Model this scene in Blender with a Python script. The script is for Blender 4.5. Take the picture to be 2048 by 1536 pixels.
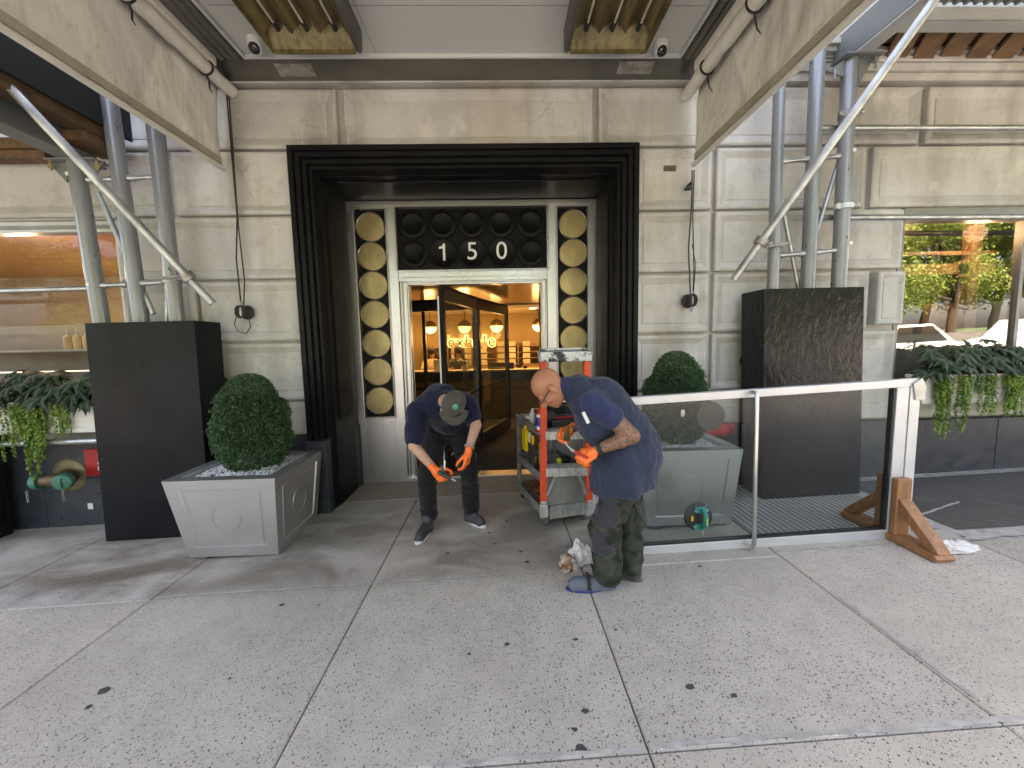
import bpy, bmesh, math, random
from mathutils import Vector, Matrix, noise
from math import sin, cos, pi, radians
random.seed(7)
for o in list(bpy.data.objects): bpy.data.objects.remove(o)
SC = bpy.context.scene
COL = SC.collection

# ------------------------------------------------ camera, world, sun, exposure
F = 800.0; CAMZ = 1.6
d1 = Vector((-24, -78, F)).normalized()
d2 = Vector((176, (F*F-24*176)/78.0, F)).normalized()
dx = d2.cross(d1)
def w2(v): return Vector((dx.dot(v), d1.dot(v), -d2.dot(v)))
right = w2(Vector((1,0,0))); down = w2(Vector((0,1,0))); fwd = w2(Vector((0,0,1)))
cam_d = bpy.data.cameras.new('camera'); cam = bpy.data.objects.new('camera', cam_d); COL.objects.link(cam)
M = Matrix.Identity(4)
for i in range(3):
    M[i][0] = right[i]; M[i][1] = -down[i]; M[i][2] = -fwd[i]
M.translation = Vector((0,0,CAMZ))
cam.matrix_world = M
cam_d.sensor_width = 36; cam_d.lens = F/2048*36; cam_d.clip_start = 0.05; cam_d.clip_end = 600
SC.camera = cam

SUN_EL = 50
wd = bpy.data.worlds.new('World'); SC.world = wd; wd.use_nodes = True
nt = wd.node_tree; nt.nodes.clear()
sky = nt.nodes.new('ShaderNodeTexSky'); sky.sky_type = 'NISHITA'; sky.sun_disc = False
sky.sun_elevation = radians(SUN_EL); sky.sun_rotation = 0.0; sky.dust_density = 5.0; sky.air_density = .7
bg = nt.nodes.new('ShaderNodeBackground'); bg.inputs[1].default_value = 0.15
wo = nt.nodes.new('ShaderNodeOutputWorld')
nt.links.new(sky.outputs[0], bg.inputs[0]); nt.links.new(bg.outputs[0], wo.inputs[0])
sl = bpy.data.lights.new('sun', 'SUN'); sl.energy = 4.0; sl.angle = radians(0.5); sl.color = (1,.97,.92)
so = bpy.data.objects.new('sun', sl); COL.objects.link(so)
so.rotation_euler = (Vector((0, -cos(radians(SUN_EL)), -sin(radians(SUN_EL))))).to_track_quat('-Z','Y').to_euler()
SC.view_settings.view_transform = 'Standard'
SC.view_settings.look = 'None'
SC.view_settings.gamma = 1
SC.view_settings.exposure = 3.7
try:
    SC.view_settings.use_white_balance = True
    SC.view_settings.white_balance_temperature = 8500
    SC.view_settings.white_balance_tint = 14
except Exception: pass

# ------------------------------------------------ helpers
def gz(x): return 0.03*x          # the sidewalk climbs gently to the right
LOC = {}
class MB:
    def __init__(s): s.v = []; s.f = []; s.attr = []
    def add(s, vs, fs):
        n = len(s.v); s.v += [Vector(v) for v in vs]; s.f += [tuple(i+n for i in f) for f in fs]; return s
    def box(s, x0, x1, y0, y1, z0, z1, m=None):
        vs = [Vector((x,y,z)) for z in (z0,z1) for y in (y0,y1) for x in (x0,x1)]
        if m: vs = [m @ v for v in vs]
        return s.add(vs, [(0,2,3,1),(4,5,7,6),(0,1,5,4),(2,6,7,3),(0,4,6,2),(1,3,7,5)])
    def bar(s, p0, p1, w, h, up=(0,0,1)):
        p0 = Vector(p0); p1 = Vector(p1); d = p1-p0; L = d.length; d.normalize()
        u = Vector(up); a = d.cross(u)
        if a.length < 1e-4: a = d.cross(Vector((1,0,0)))
        a.normalize(); b = a.cross(d)
        m = Matrix((( a[0],d[0],b[0],p0[0]),(a[1],d[1],b[1],p0[1]),(a[2],d[2],b[2],p0[2]),(0,0,0,1)))
        return s.box(-w/2, w/2, 0, L, -h/2, h/2, m)
    def tube(s, pts, r, n=12, cap=True):
        pts = [Vector(p) for p in pts]; rs = r if isinstance(r,(list,tuple)) else [r]*len(pts)
        base = len(s.v); prev = None
        for i, p in enumerate(pts):
            d = (pts[min(i+1,len(pts)-1)] - pts[max(i-1,0)]).normalized()
            if prev is None:
                a = d.cross(Vector((0,0,1)))
                if a.length < 1e-3: a = d.cross(Vector((1,0,0)))
            else: a = prev - d*prev.dot(d)
            a.normalize(); prev = a; b = d.cross(a)
            for k in range(n):
                t = 2*pi*k/n; s.v.append(p + (a*cos(t)+b*sin(t))*rs[i])
        for i in range(len(pts)-1):
            for k in range(n):
                q = base+i*n; s.f.append((q+k, q+(k+1)%n, q+n+(k+1)%n, q+n+k))
        if cap:
            s.f.append(tuple(base+k for k in reversed(range(n)))); q = base+(len(pts)-1)*n
            s.f.append(tuple(q+k for k in range(n)))
        return s
    def lathe(s, prof, o, ax=(0,0,1), n=24):
        o = Vector(o); q = Vector((0,0,1)).rotation_difference(Vector(ax).normalized())
        base = len(s.v)
        for (r, h) in prof:
            for k in range(n):
                t = 2*pi*k/n; s.v.append(o + q @ Vector((r*cos(t), r*sin(t), h)))
        for i in range(len(prof)-1):
            for k in range(n):
                a = base+i*n; s.f.append((a+k, a+(k+1)%n, a+n+(k+1)%n, a+n+k))
        if prof[0][0] > 1e-5: s.f.append(tuple(base+k for k in reversed(range(n))))
        a = base+(len(prof)-1)*n
        if prof[-1][0] > 1e-5: s.f.append(tuple(a+k for k in range(n)))
        return s
    def prism(s, poly, fn, d0, d1):
        n = len(poly); vs = [fn(a,b,d0) for a,b in poly] + [fn(a,b,d1) for a,b in poly]
        fs = [tuple(range(n)), tuple(range(2*n-1,n-1,-1))] + [(i,(i+n),(i+1)%n+n,(i+1)%n) for i in range(n)]
        return s.add(vs, fs)
    def sphere(s, c, r, m=None, nu=20, nv=12):
        r = Vector(r) if not isinstance(r,(int,float)) else Vector((r,r,r)); c = Vector(c); base = len(s.v)
        for j in range(nv+1):
            ph = pi*j/nv
            for i in range(nu):
                t = 2*pi*i/nu; p = Vector((r.x*sin(ph)*cos(t), r.y*sin(ph)*sin(t), r.z*cos(ph)))
                if m: p = m @ p
                s.v.append(c+p)
        for j in range(nv):
            for i in range(nu):
                a = base+j*nu; s.f.append((a+i, a+nu+i, a+nu+(i+1)%nu, a+(i+1)%nu))
        return s
    def cap(s, p0, r0, p1, r1, n=14):
        p0 = Vector(p0); p1 = Vector(p1); L = (p1-p0).length
        prof = [(r0*sin(pi/2*k/5), -r0*cos(pi/2*k/5)) for k in range(6)] + [(r1*cos(pi/2*k/5), L+r1*sin(pi/2*k/5)) for k in range(6)]
        prof[0] = (1e-6, prof[0][1]); prof[-1] = (1e-6, prof[-1][1])
        return s.lathe(prof, p0, p1-p0, n)
    def xf(s, m):
        s.v = [m @ v for v in s.v]; return s
    def merge(s, o): return s.add(o.v, o.f)
    def build(s, name, mat, parent=None, smooth=False, bevel=0, norm=True, flat=None):
        o0 = LOC[parent.name] if parent else Vector((0,0,0))
        me = bpy.data.meshes.new(name); me.from_pydata([v-o0 for v in s.v], [], s.f); me.update()
        if norm:
            bm = bmesh.new(); bm.from_mesh(me); bmesh.ops.remove_doubles(bm, verts=bm.verts, dist=1e-6)
            bmesh.ops.recalc_face_normals(bm, faces=bm.faces); bm.to_mesh(me); bm.free()
        return link(name, me, mat, parent, smooth, bevel)
def link(name, me, mat, parent=None, smooth=False, bevel=0):
    if isinstance(mat, (list,tuple)):
        for m_ in mat: me.materials.append(m_)
    else: me.materials.append(mat)
    if smooth:
        for p in me.polygons: p.use_smooth = True
        if smooth != 'all':
            try: me.set_sharp_from_angle(angle=radians(40))
            except Exception: pass
    ob = bpy.data.objects.new(name, me); COL.objects.link(ob)
    if parent: ob.parent = parent; LOC[ob.name] = LOC[parent.name]
    else: LOC[ob.name] = Vector((0,0,0))
    if bevel:
        b = ob.modifiers.new('bevel','BEVEL'); b.width = bevel; b.segments = 2; b.limit_method = 'ANGLE'; b.angle_limit = radians(35)
    return ob
def thing(name, label, cat, loc=(0,0,0), group=None):
    o = bpy.data.objects.new(name, None); COL.objects.link(o); o.location = loc; o.empty_display_size = .1
    LOC[o.name] = Vector(loc); return tag(o, label, cat, group)
def tag(o, label, cat, group=None):
    o['label'] = label; o['category'] = cat
    if group: o['group'] = group
    return o
def kind(o, k='structure'): o['kind'] = k; return o
def dup(root, loc, label, group=None):
    r = root.copy(); COL.objects.link(r); r.location = loc; r['label'] = label; LOC[r.name] = Vector(loc)
    if group: r['group'] = group
    for ch in list(root.children):
        c = ch.copy(); COL.objects.link(c); c.parent = r; LOC[c.name] = Vector(loc)
        for g in list(ch.children):
            d = g.copy(); COL.objects.link(d); d.parent = c; LOC[d.name] = Vector(loc)
    return r
def remesh(mb, voxel, name, mat, parent, it=6, disp=None, factor=.5):
    me = bpy.data.meshes.new('tmp'); me.from_pydata([v for v in mb.v], [], mb.f)
    bm = bmesh.new(); bm.from_mesh(me); bmesh.ops.remove_doubles(bm, verts=bm.verts, dist=1e-5)
    bmesh.ops.recalc_face_normals(bm, faces=bm.faces); bm.to_mesh(me); bm.free()
    ob = bpy.data.objects.new('tmp', me); COL.objects.link(ob)
    r = ob.modifiers.new('r','REMESH'); r.mode = 'VOXEL'; r.voxel_size = voxel
    s = ob.modifiers.new('s','SMOOTH'); s.iterations = it; s.factor = factor
    bpy.context.view_layer.update()
    ev = ob.evaluated_get(bpy.context.evaluated_depsgraph_get())
    m2 = bpy.data.meshes.new_from_object(ev); m2.name = name
    bpy.data.objects.remove(ob)
    if disp:
        m2.update()
        ns = [v.normal.copy() for v in m2.vertices]
        for v, nn in zip(m2.vertices, ns): v.co = v.co + nn*disp(v.co)
    o0 = LOC[parent.name] if parent else Vector((0,0,0))
    for v in m2.vertices: v.co = v.co - o0
    m2.materials.clear()
    ob = link(name, m2, mat, parent, 'all')
    return ob
def textmesh(s, size, depth, bold=0.0, spacing=1.0):
    cu = bpy.data.curves.new('t','FONT'); cu.body = s; cu.size = size; cu.extrude = depth; cu.offset = bold
    cu.align_x = 'CENTER'; cu.align_y = 'CENTER'; cu.space_character = spacing; cu.resolution_u = 6
    ob = bpy.data.objects.new('t', cu); COL.objects.link(ob); bpy.context.view_layer.update()
    me = bpy.data.meshes.new_from_object(ob.evaluated_get(bpy.context.evaluated_depsgraph_get()))
    bpy.data.objects.remove(ob); return me
def text(name, s, size, pos, mat, parent=None, depth=.003, bold=0.0, spacing=1.0, sx=1.0):
    me = textmesh(s, size, depth, bold, spacing); o0 = LOC[parent.name] if parent else Vector((0,0,0))
    for v in me.vertices: v.co = Vector((v.co.x*sx+pos[0], pos[1]-v.co.z, v.co.y+pos[2])) - o0
    bm = bmesh.new(); bm.from_mesh(me); bmesh.ops.recalc_face_normals(bm, faces=bm.faces); bm.to_mesh(me); bm.free()
    me.materials.clear(); return link(name, me, mat, parent)

# ------------------------------------------------ materials
def rgb(h):
    h = h.lstrip('#'); c = [int(h[i:i+2],16)/255 for i in (0,2,4)]
    return tuple((x/12.92 if x <= .04045 else ((x+.055)/1.055)**2.4) for x in c) + (1,)
class N:
    def __init__(s, name):
        s.m = bpy.data.materials.new(name); s.m.use_nodes = True; s.t = s.m.node_tree
        s.b = s.t.nodes['Principled BSDF']; s.out = s.t.nodes['Material Output']; s.co = None
    def n(s, typ, **k):
        x = s.t.nodes.new(typ)
        for a, b in k.items(): setattr(x, a, b)
        return x
    def l(s, a, b): s.t.links.new(a, b)
    def coord(s, scale=(1,1,1)):
        if s.co is None: s.co = s.n('ShaderNodeTexCoord')
        mp = s.n('ShaderNodeMapping'); mp.inputs['Scale'].default_value = scale
        g = s.n('ShaderNodeNewGeometry'); s.l(g.outputs['Position'], mp.inputs[0]) if s.world else s.l(s.co.outputs['Object'], mp.inputs[0])
        return mp.outputs[0]
    world = True
    def noise(s, scale, detail=4, sc=(1,1,1), rough=.55, dist=0):
        x = s.n('ShaderNodeTexNoise'); x.inputs['Scale'].default_value = scale; x.inputs['Detail'].default_value = detail
        x.inputs['Roughness'].default_value = rough; x.inputs['Distortion'].default_value = dist
        s.l(s.coord(sc), x.inputs['Vector']); return x.outputs['Fac']
    def ramp(s, fac, stops, interp='LINEAR'):
        x = s.n('ShaderNodeValToRGB'); x.color_ramp.interpolation = interp; e = x.color_ramp.elements
        while len(e) < len(stops): e.new(.5)
        for i, (p, c) in enumerate(stops):
            e[i].position = p; e[i].color = c if len(c) == 4 else tuple(c)+(1,)
        s.l(fac, x.inputs[0]); return x.outputs[0]
    def mix(s, fac, a, b, mode='MIX'):
        x = s.n('ShaderNodeMix', data_type='RGBA', blend_type=mode)
        for sock, v in ((x.inputs[0],fac),(x.inputs[6],a),(x.inputs[7],b)):
            if isinstance(v,(int,float)): sock.default_value = v
            elif isinstance(v, tuple): sock.default_value = v
            else: s.l(v, sock)
        return x.outputs[2]
    def bump(s, h, strength, dist=.01):
        x = s.n('ShaderNodeBump'); x.inputs['Strength'].default_value = strength; x.inputs['Distance'].default_value = dist
        s.l(h, x.inputs['Height'])
        if s.b.inputs['Normal'].is_linked: s.l(s.b.inputs['Normal'].links[0].from_socket, x.inputs['Normal'])
        s.l(x.outputs[0], s.b.inputs['Normal'])
    def set(s, col=None, rough=.5, metal=0, spec=None):
        if col is not None:
            if isinstance(col, tuple): s.b.inputs['Base Color'].default_value = col
            else: s.l(col, s.b.inputs['Base Color'])
        if isinstance(rough,(int,float)): s.b.inputs['Roughness'].default_value = rough
        else: s.l(rough, s.b.inputs['Roughness'])
        s.b.inputs['Metallic'].default_value = metal
        if spec is not None: s.b.inputs['Specular IOR Level'].default_value = spec
        return s
W1 = (1,1,1,1); K1 = (0,0,0,1)
def g(v, a=1): return (v,v,v,1)
def simple(name, c1, c2=None, rough=.5, metal=0, scale=8, sc=(1,1,1), bump=0, bscale=80, spec=None, rvar=0, lo=.35, hi=.7, bdist=.005):
    m = N(name); c2 = c2 or tuple(x*.75 for x in c1[:3])+(1,)
    n1 = m.noise(scale, 6, sc)
    col = m.ramp(n1, [(lo, c1), (hi, c2)])
    r = rough
    if rvar:
        r = m.ramp(m.noise(scale*1.7, 5, sc), [(.3, g(max(0,rough-rvar))), (.7, g(min(1,rough+rvar)))])
    m.set(col, r, metal, spec)
    if bump: m.bump(m.noise(bscale, 4, sc), bump, bdist)
    return m.m
def emis(name, c, st):
    m = N(name); m.set(c, .5); m.b.inputs['Emission Color'].default_value = c; m.b.inputs['Emission Strength'].default_value = st; return m.m
def glass(name, refl=0.06, tint=(.85,.88,.87,1), ior=1.5, rough=0.0, base=0.0):
    m = N(name); m.t.nodes.remove(m.b)
    tr = m.n('ShaderNodeBsdfTransparent'); tr.inputs[0].default_value = tint
    gl = m.n('ShaderNodeBsdfGlossy'); gl.inputs['Roughness'].default_value = rough; gl.inputs[0].default_value = (.95,.97,1,1)
    fr = m.n('ShaderNodeFresnel'); ge = m.n('ShaderNodeNewGeometry'); mr = m.n('ShaderNodeMapRange')
    mr.inputs[3].default_value = ior; mr.inputs[4].default_value = 1/ior; m.l(ge.outputs['Backfacing'], mr.inputs[0]); m.l(mr.outputs[0], fr.inputs['IOR'])
    ad = m.n('ShaderNodeMath', operation='ADD'); ad.use_clamp = True; m.l(fr.outputs[0], ad.inputs[0]); ad.inputs[1].default_value = base
    mx = m.n('ShaderNodeMixShader'); m.l(ad.outputs[0], mx.inputs[0]); m.l(tr.outputs[0], mx.inputs[1]); m.l(gl.outputs[0], mx.inputs[2])
    m.l(mx.outputs[0], m.out.inputs[0]); return m.m
MT = {}
def stone():
    m = N('limestone')
    base = m.ramp(m.noise(1.1, 5), [(.3, (.58,.575,.55,1)), (.5, (.52,.51,.48,1)), (.7, (.44,.43,.40,1))])
    vert = m.ramp(m.noise(1.6, 6, (1.5,1.5,.25)), [(.5, K1), (.72, g(.75))])
    c = m.mix(vert, base, (.27,.245,.205,1))
    dirt = m.ramp(m.noise(5, 8, rough=.7), [(.52, K1), (.78, g(.6))]); c = m.mix(dirt, c, (.27,.25,.21,1))
    rust = m.ramp(m.noise(.8, 3, (1,1,.5)), [(.6, K1), (.78, g(.4))]); c = m.mix(rust, c, (.50,.38,.25,1))
    pale = m.ramp(m.noise(2.6, 6), [(.6, K1), (.72, g(.6))]); c = m.mix(pale, c, (.68,.66,.60,1))
    pit = m.ramp(m.noise(60, 3), [(.66, K1), (.72, g(.6))]); c = m.mix(pit, c, (.16,.14,.11,1))
    cr = m.n('ShaderNodeTexVoronoi', feature='DISTANCE_TO_EDGE'); cr.inputs['Scale'].default_value = 1.3
    nz = m.n('ShaderNodeTexNoise'); nz.inputs['Scale'].default_value = 3; nz.inputs['Detail'].default_value = 8; m.l(m.coord(), nz.inputs[0])
    av = m.n('ShaderNodeVectorMath', operation='MULTIPLY_ADD'); m.l(nz.outputs['Color'], av.inputs[0]); av.inputs[1].default_value = (.5,.5,.5); m.l(m.coord(), av.inputs[2]); m.l(av.outputs[0], cr.inputs['Vector'])
    crm = m.mix(m.ramp(m.noise(1.7,2), [(.52,K1),(.6,W1)]), K1, m.ramp(cr.outputs['Distance'], [(.003,g(.3)),(.008,K1)]))
    c = m.mix(crm, c, (.15,.135,.11,1))
    m.set(c, .82, 0, .3); m.bump(m.noise(35, 6), .35, .004); m.bump(m.noise(4, 3), .3, .01); return m.m
MT['stone'] = stone()
def concrete(name, c1, c2, speck=True, seedz=0):
    m = N(name)
    at = m.n('ShaderNodeAttribute'); at.attribute_name = 'tone'
    base = m.ramp(m.noise(.9, 6, rough=.6), [(.3, c1), (.7, c2)])
    sp = m.ramp(m.noise(7, 6, rough=.7), [(.42, K1), (.8, g(.5))]); base = m.mix(sp, base, tuple(x*.72 for x in c2[:3])+(1,))
    # brown damp staining near the wall on the left, yellow-brown grime in front of the door
    geo = m.n('ShaderNodeNewGeometry'); sx = m.n('ShaderNodeSeparateXYZ'); m.l(geo.outputs['Position'], sx.inputs[0])
    def win(sock, a, b, c_, d):
        r = m.n('ShaderNodeMapRange'); r.inputs[1].default_value = a; r.inputs[2].default_value = b; m.l(sock, r.inputs[0])
        q = m.n('ShaderNodeMapRange'); q.inputs[1].default_value = d; q.inputs[2].default_value = c_; m.l(sock, q.inputs[0])
        k = m.n('ShaderNodeMath', operation='MULTIPLY'); m.l(r.outputs[0], k.inputs[0]); m.l(q.outputs[0], k.inputs[1]); return k.outputs[0]
    def mul(a, b):
        k = m.n('ShaderNodeMath', operation='MULTIPLY'); m.l(a, k.inputs[0])
        if isinstance(b,(int,float)): k.inputs[1].default_value = b
        else: m.l(b, k.inputs[1])
        return k.outputs[0]
    z1 = mul(win(sx.outputs[1], 2.55, 2.8, 3.6, 4.2), m.ramp(m.noise(1.3, 6, (1,1.8,1), dist=.6), [(.38, K1), (.6, W1)]))
    z1 = mul(z1, m.ramp(sx.outputs[0], [(0, K1),(1, K1)]) if False else win(sx.outputs[0], -6, -4.5, 1.2, 2.2))
    base = m.mix(mul(z1, .75), base, (.17,.145,.11,1))
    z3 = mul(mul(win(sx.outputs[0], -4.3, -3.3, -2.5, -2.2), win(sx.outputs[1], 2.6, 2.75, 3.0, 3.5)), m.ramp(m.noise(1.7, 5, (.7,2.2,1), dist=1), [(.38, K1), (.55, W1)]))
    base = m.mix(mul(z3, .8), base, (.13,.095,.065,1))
    z4 = mul(mul(win(sx.outputs[0], -4.5, -3.6, -2.6, -2.42), win(sx.outputs[1], 2.62, 2.66, 2.7, 2.95)), m.ramp(m.noise(2.3, 4), [(.35, K1), (.6, W1)]))
    base = m.mix(mul(z4, .75), base, (.62,.61,.58,1))
    vein = m.n('ShaderNodeTexWave'); vein.inputs['Scale'].default_value = .35; vein.inputs['Distortion'].default_value = 9; vein.inputs['Detail'].default_value = 5; m.l(m.coord(), vein.inputs[0])
    pass
    if speck:
        rowmask = m.ramp(m.noise(.6, 3), [(.3, g(.45)), (.55, W1)])
        for sc_, thr, col_, st in ((58, .17, (.05,.047,.043,1), .9), (120, .2, (.10,.095,.09,1), .8), (75, .16, (.72,.69,.64,1), .6), (82, .18, (.08,.075,.07,1), .8)):
            vo = m.n('ShaderNodeTexVoronoi'); vo.inputs['Scale'].default_value = sc_; vo.inputs['Randomness'].default_value = 1
            mp = m.coord((1,1,1)) if sc_ != 75 else m.coord((1.01,1.03,1))
            m.l(mp, vo.inputs['Vector'])
            near = m.ramp(vo.outputs['Distance'], [(thr+.04, W1), (thr+.13, K1)])
            sepc = m.n('ShaderNodeSeparateColor'); m.l(vo.outputs['Color'], sepc.inputs[0])
            sel = m.ramp(sepc.outputs[0], [(.0, W1), (.34, W1), (.38, K1)]) if sc_ != 75 else m.ramp(sepc.outputs[1], [(.0, W1), (.2, W1), (.24, K1)])
            f = mul(mul(near, sel), mul(rowmask, st)); 
            ysel = win(sx.outputs[1], -8, -7, 2.6, 3.2)
            f = mul(f, ysel) if sc_ != 105 else f
            base = m.mix(f, base, col_)
    mulc = m.mix(1.0, base, at.outputs['Color'], 'MULTIPLY')
    m.set(mulc, m.ramp(m.noise(3,5), [(.3,g(.62)),(.7,g(.85))]), 0, .35); m.bump(m.noise(120, 4), .3, .003); m.bump(m.noise(3, 4), .2, .01); return m.m
MT['conc'] = concrete('sidewalk_concrete', (.55,.50,.435,1), (.43,.39,.34,1))
MT['asphalt'] = simple('asphalt', (.18,.19,.20,1), (.14,.15,.16,1), .9, scale=30, bump=.5, bscale=200)
MT['joint'] = simple('joint_filler', (.05,.047,.042,1), (.02,.02,.018,1), .95, scale=6)
MT['mortar'] = simple('cement_strip', (.50,.475,.44,1), (.32,.30,.28,1), .9, scale=14, bump=.5)
MT['gum'] = simple('gum_spot', (.05,.05,.048,1), (.07,.068,.066,1), .85, scale=40)
MT['granite'] = simple('black_granite', (.022,.027,.038,1), (.045,.05,.06,1), .38, scale=5, rvar=.12, bump=.05, bscale=40)
MT['blackpaint'] = simple('black_gloss_paint', (.007,.007,.008,1), (.011,.011,.012,1), .4, scale=3, rvar=.05, bump=.05, bscale=4, spec=.12)
MT['blackdisc']=simple('matt_black_disc',(.004,.004,.0045,1),(.007,.007,.0075,1),.4,scale=6,rvar=.12,spec=.12)
MT['darkgap'] = simple('dark_void', (.008,.008,.008,1), (.012,.012,.012,1), .9)
def wetpaint(name, sc_, st, rough, spec):
    m = N(name); m.set(m.ramp(m.noise(3,5), [(.3,(.006,.007,.009,1)),(.7,(.012,.013,.015,1))]), m.ramp(m.noise(2.2,5,(1,1,.35)), [(.35,g(rough)),(.7,g(rough+.22))]), 0, spec)
    m.bump(m.noise(sc_, 6, (1,1,.55), dist=.6), st, .012); m.bump(m.noise(90, 3, (.25,1,1)), .25, .003); return m.m
MT['boxL'] = wetpaint('painted_plywood', 4, .3, .22, .12)
MT['boxR'] = wetpaint('sealed_plywood', 20, .5, .04, .2)
def brushed(name, c, rough, sc=(1,1,30), metal=.9, dents=.05):
    m = N(name); n1 = m.noise(14, 3, sc)
    m.set(m.mix(m.ramp(n1, [(.35,K1),(.7,W1)]), c, tuple(x*.88 for x in c[:3])+(1,)), m.ramp(m.noise(1.6,3), [(.3,g(rough-.04)),(.7,g(rough+.05))]), metal)
    m.bump(m.noise(2.5, 1), dents*.5, .02); return m.m
MT['steel'] = brushed('brushed_steel', (.56,.55,.54,1), .30, (16,16,.12), .9, .03)
MT['zinc'] = brushed('brushed_planter_steel', (.56,.56,.56,1), .30, (.3,.3,16), .8, .1)
MT['rail'] = simple('white_aluminium_rail', (.60,.605,.61,1), (.52,.525,.53,1), .35, .35, scale=5)
def brass():
    m = N('brass'); c = m.ramp(m.noise(3.5, 6), [(.3,(.43,.335,.165,1)),(.7,(.29,.225,.115,1))])
    c = m.mix(m.ramp(m.noise(18, 6, (1,1,.25)), [(.55,K1),(.8,g(.5))]), c, (.62,.52,.28,1))
    m.set(c, m.ramp(m.noise(5,5), [(.3,g(.36)),(.7,g(.55))]), .85); m.bump(m.noise(4,4), .2, .01); return m.m
MT['brass'] = brass()
MT['pole'] = simple('grey_painted_steel', (.30,.335,.36,1), (.22,.25,.275,1), .32, 0.35, scale=2.5, sc=(1,1,.5), rvar=.1, bump=.1, bscale=60)
def polemat():
    m = N('chipped_grey_paint'); c = m.ramp(m.noise(3,4,(1,1,.5)), [(.35,(.26,.27,.275,1)),(.7,(.19,.20,.205,1))])
    ch = m.ramp(m.noise(26, 4, (1,1,.45)), [(.68,K1),(.70,W1)]); c = m.mix(ch, c, (.03,.025,.022,1))
    m.set(c, .3, .35); m.bump(m.noise(8,3), .08, .01); return m.m
MT['pole'] = polemat()
MT['galv'] = simple('galvanised_tube', (.47,.49,.49,1), (.27,.285,.285,1), .4, .8, scale=7, rvar=.12, bump=.3, bscale=50)
MT['clamp'] = simple('weathered_clamp', (.42,.41,.39,1), (.2,.18,.16,1), .5, .8, scale=20, bump=.5, bscale=90)
MT['beam'] = simple('grey_beam_paint', (.19,.205,.20,1), (.14,.15,.15,1), .45, .1, scale=2, bump=.1)
MT['beamlight'] = simple('pale_beam_paint', (.48,.49,.48,1), (.38,.385,.375,1), .5, .1, scale=2, bump=.1)
MT['deck'] = simple('corrugated_steel', (.36,.38,.39,1), (.2,.21,.22,1), .4, .7, scale=4)
def wood(name, c1, c2, sc=(1,1,12), scale=3, rough=.7, st=.3):
    m = N(name); n1 = m.noise(scale, 8, sc, .65, .4); c = m.ramp(n1, [(.3,c1),(.7,c2)])
    c = m.mix(m.ramp(m.noise(3,4), [(.55,K1),(.75,g(.6))]), c, tuple(x*.5 for x in c2[:3])+(1,))
    m.set(c, rough); m.bump(n1, st, .004); return m.m
MT['plank'] = wood('shed_planks', (.30,.16,.075,1), (.12,.062,.03,1), (6,.6,6), 2)
MT['lumber'] = wood('old_lumber', (.20,.11,.05,1), (.08,.045,.022,1), (6,.6,6), 2)
MT['bracket'] = wood('worn_oak', (.42,.20,.085,1), (.20,.085,.035,1), (9,9,1.2), 2.5, .5, .4)
MT['greenply'] = simple('dark_green_plywood', (.004,.008,.006,1), (.003,.005,.004,1), .6)
MT['ceil'] = simple('canopy_ceiling_paint', (.58,.59,.575,1), (.54,.55,.535,1), .6, scale=1.5, bump=.05)
MT['bronze'] = simple('grey_bronze_trim', (.17,.165,.15,1), (.125,.12,.105,1), .28, .6, scale=2, bump=.05)
def canvas():
    m = N('dirty_canvas'); c = m.ramp(m.noise(1.6,6), [(.3,(.76,.75,.70,1)),(.7,(.64,.625,.575,1))])
    c = m.mix(m.ramp(m.noise(2.6,7,(1,1.6,.25),.65,.5), [(.5,K1),(.72,g(.7))]), c, (.38,.35,.30,1))
    c = m.mix(m.ramp(m.noise(11,6), [(.6,K1),(.75,g(.5))]), c, (.25,.23,.19,1))
    m.set(c, .85, 0, .2); m.bump(m.noise(2.2,4,(1,1.5,.3)), .7, .05); m.bump(m.noise(400,2), .15, .001)
    return m.m
MT['canvas'] = canvas()
MT['canvasroll'] = simple('rolled_canvas', (.74,.72,.66,1), (.6,.575,.52,1), .6, scale=9, bump=.4, bscale=25)
MT['strap'] = simple('black_webbing', (.015,.013,.012,1), (.03,.025,.022,1), .8)
MT['plastic_w'] = simple('white_plastic', (.75,.75,.74,1), (.66,.66,.65,1), .3)
MT['plastic_k'] = simple('black_plastic', (.018,.018,.019,1), (.03,.03,.031,1), .35, rvar=.08)
MT['lens'] = simple('black_glass', (.01,.01,.012,1), (.012,.012,.014,1), .05, spec=.8)
MT['rubber'] = simple('grey_rubber', (.10,.10,.10,1), (.07,.07,.07,1), .7)
MT['heater'] = simple('stained_brass_reflector', (.36,.29,.15,1), (.17,.13,.065,1), .38, .75, scale=6, sc=(3,.7,3), rvar=.1, bump=.2)
MT['heaterside'] = simple('heater_side', (.15,.14,.125,1), (.085,.08,.07,1), .5, .6, scale=12)
MT['ceramic'] = simple('ceramic_tube', (.62,.58,.5,1), (.5,.46,.38,1), .5)
MT['spike'] = simple('stainless_spike', (.5,.5,.48,1), (.4,.4,.38,1), .3, .9)
MT['cable'] = simple('black_cable', (.015,.015,.015,1), (.03,.028,.026,1), .6)
MT['pebble'] = simple('white_pebbles', (.85,.85,.85,1), (.62,.62,.62,1), .7, scale=40)
MT['soil'] = simple('soil', (.03,.022,.015,1), (.02,.015,.01,1), .95)
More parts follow.
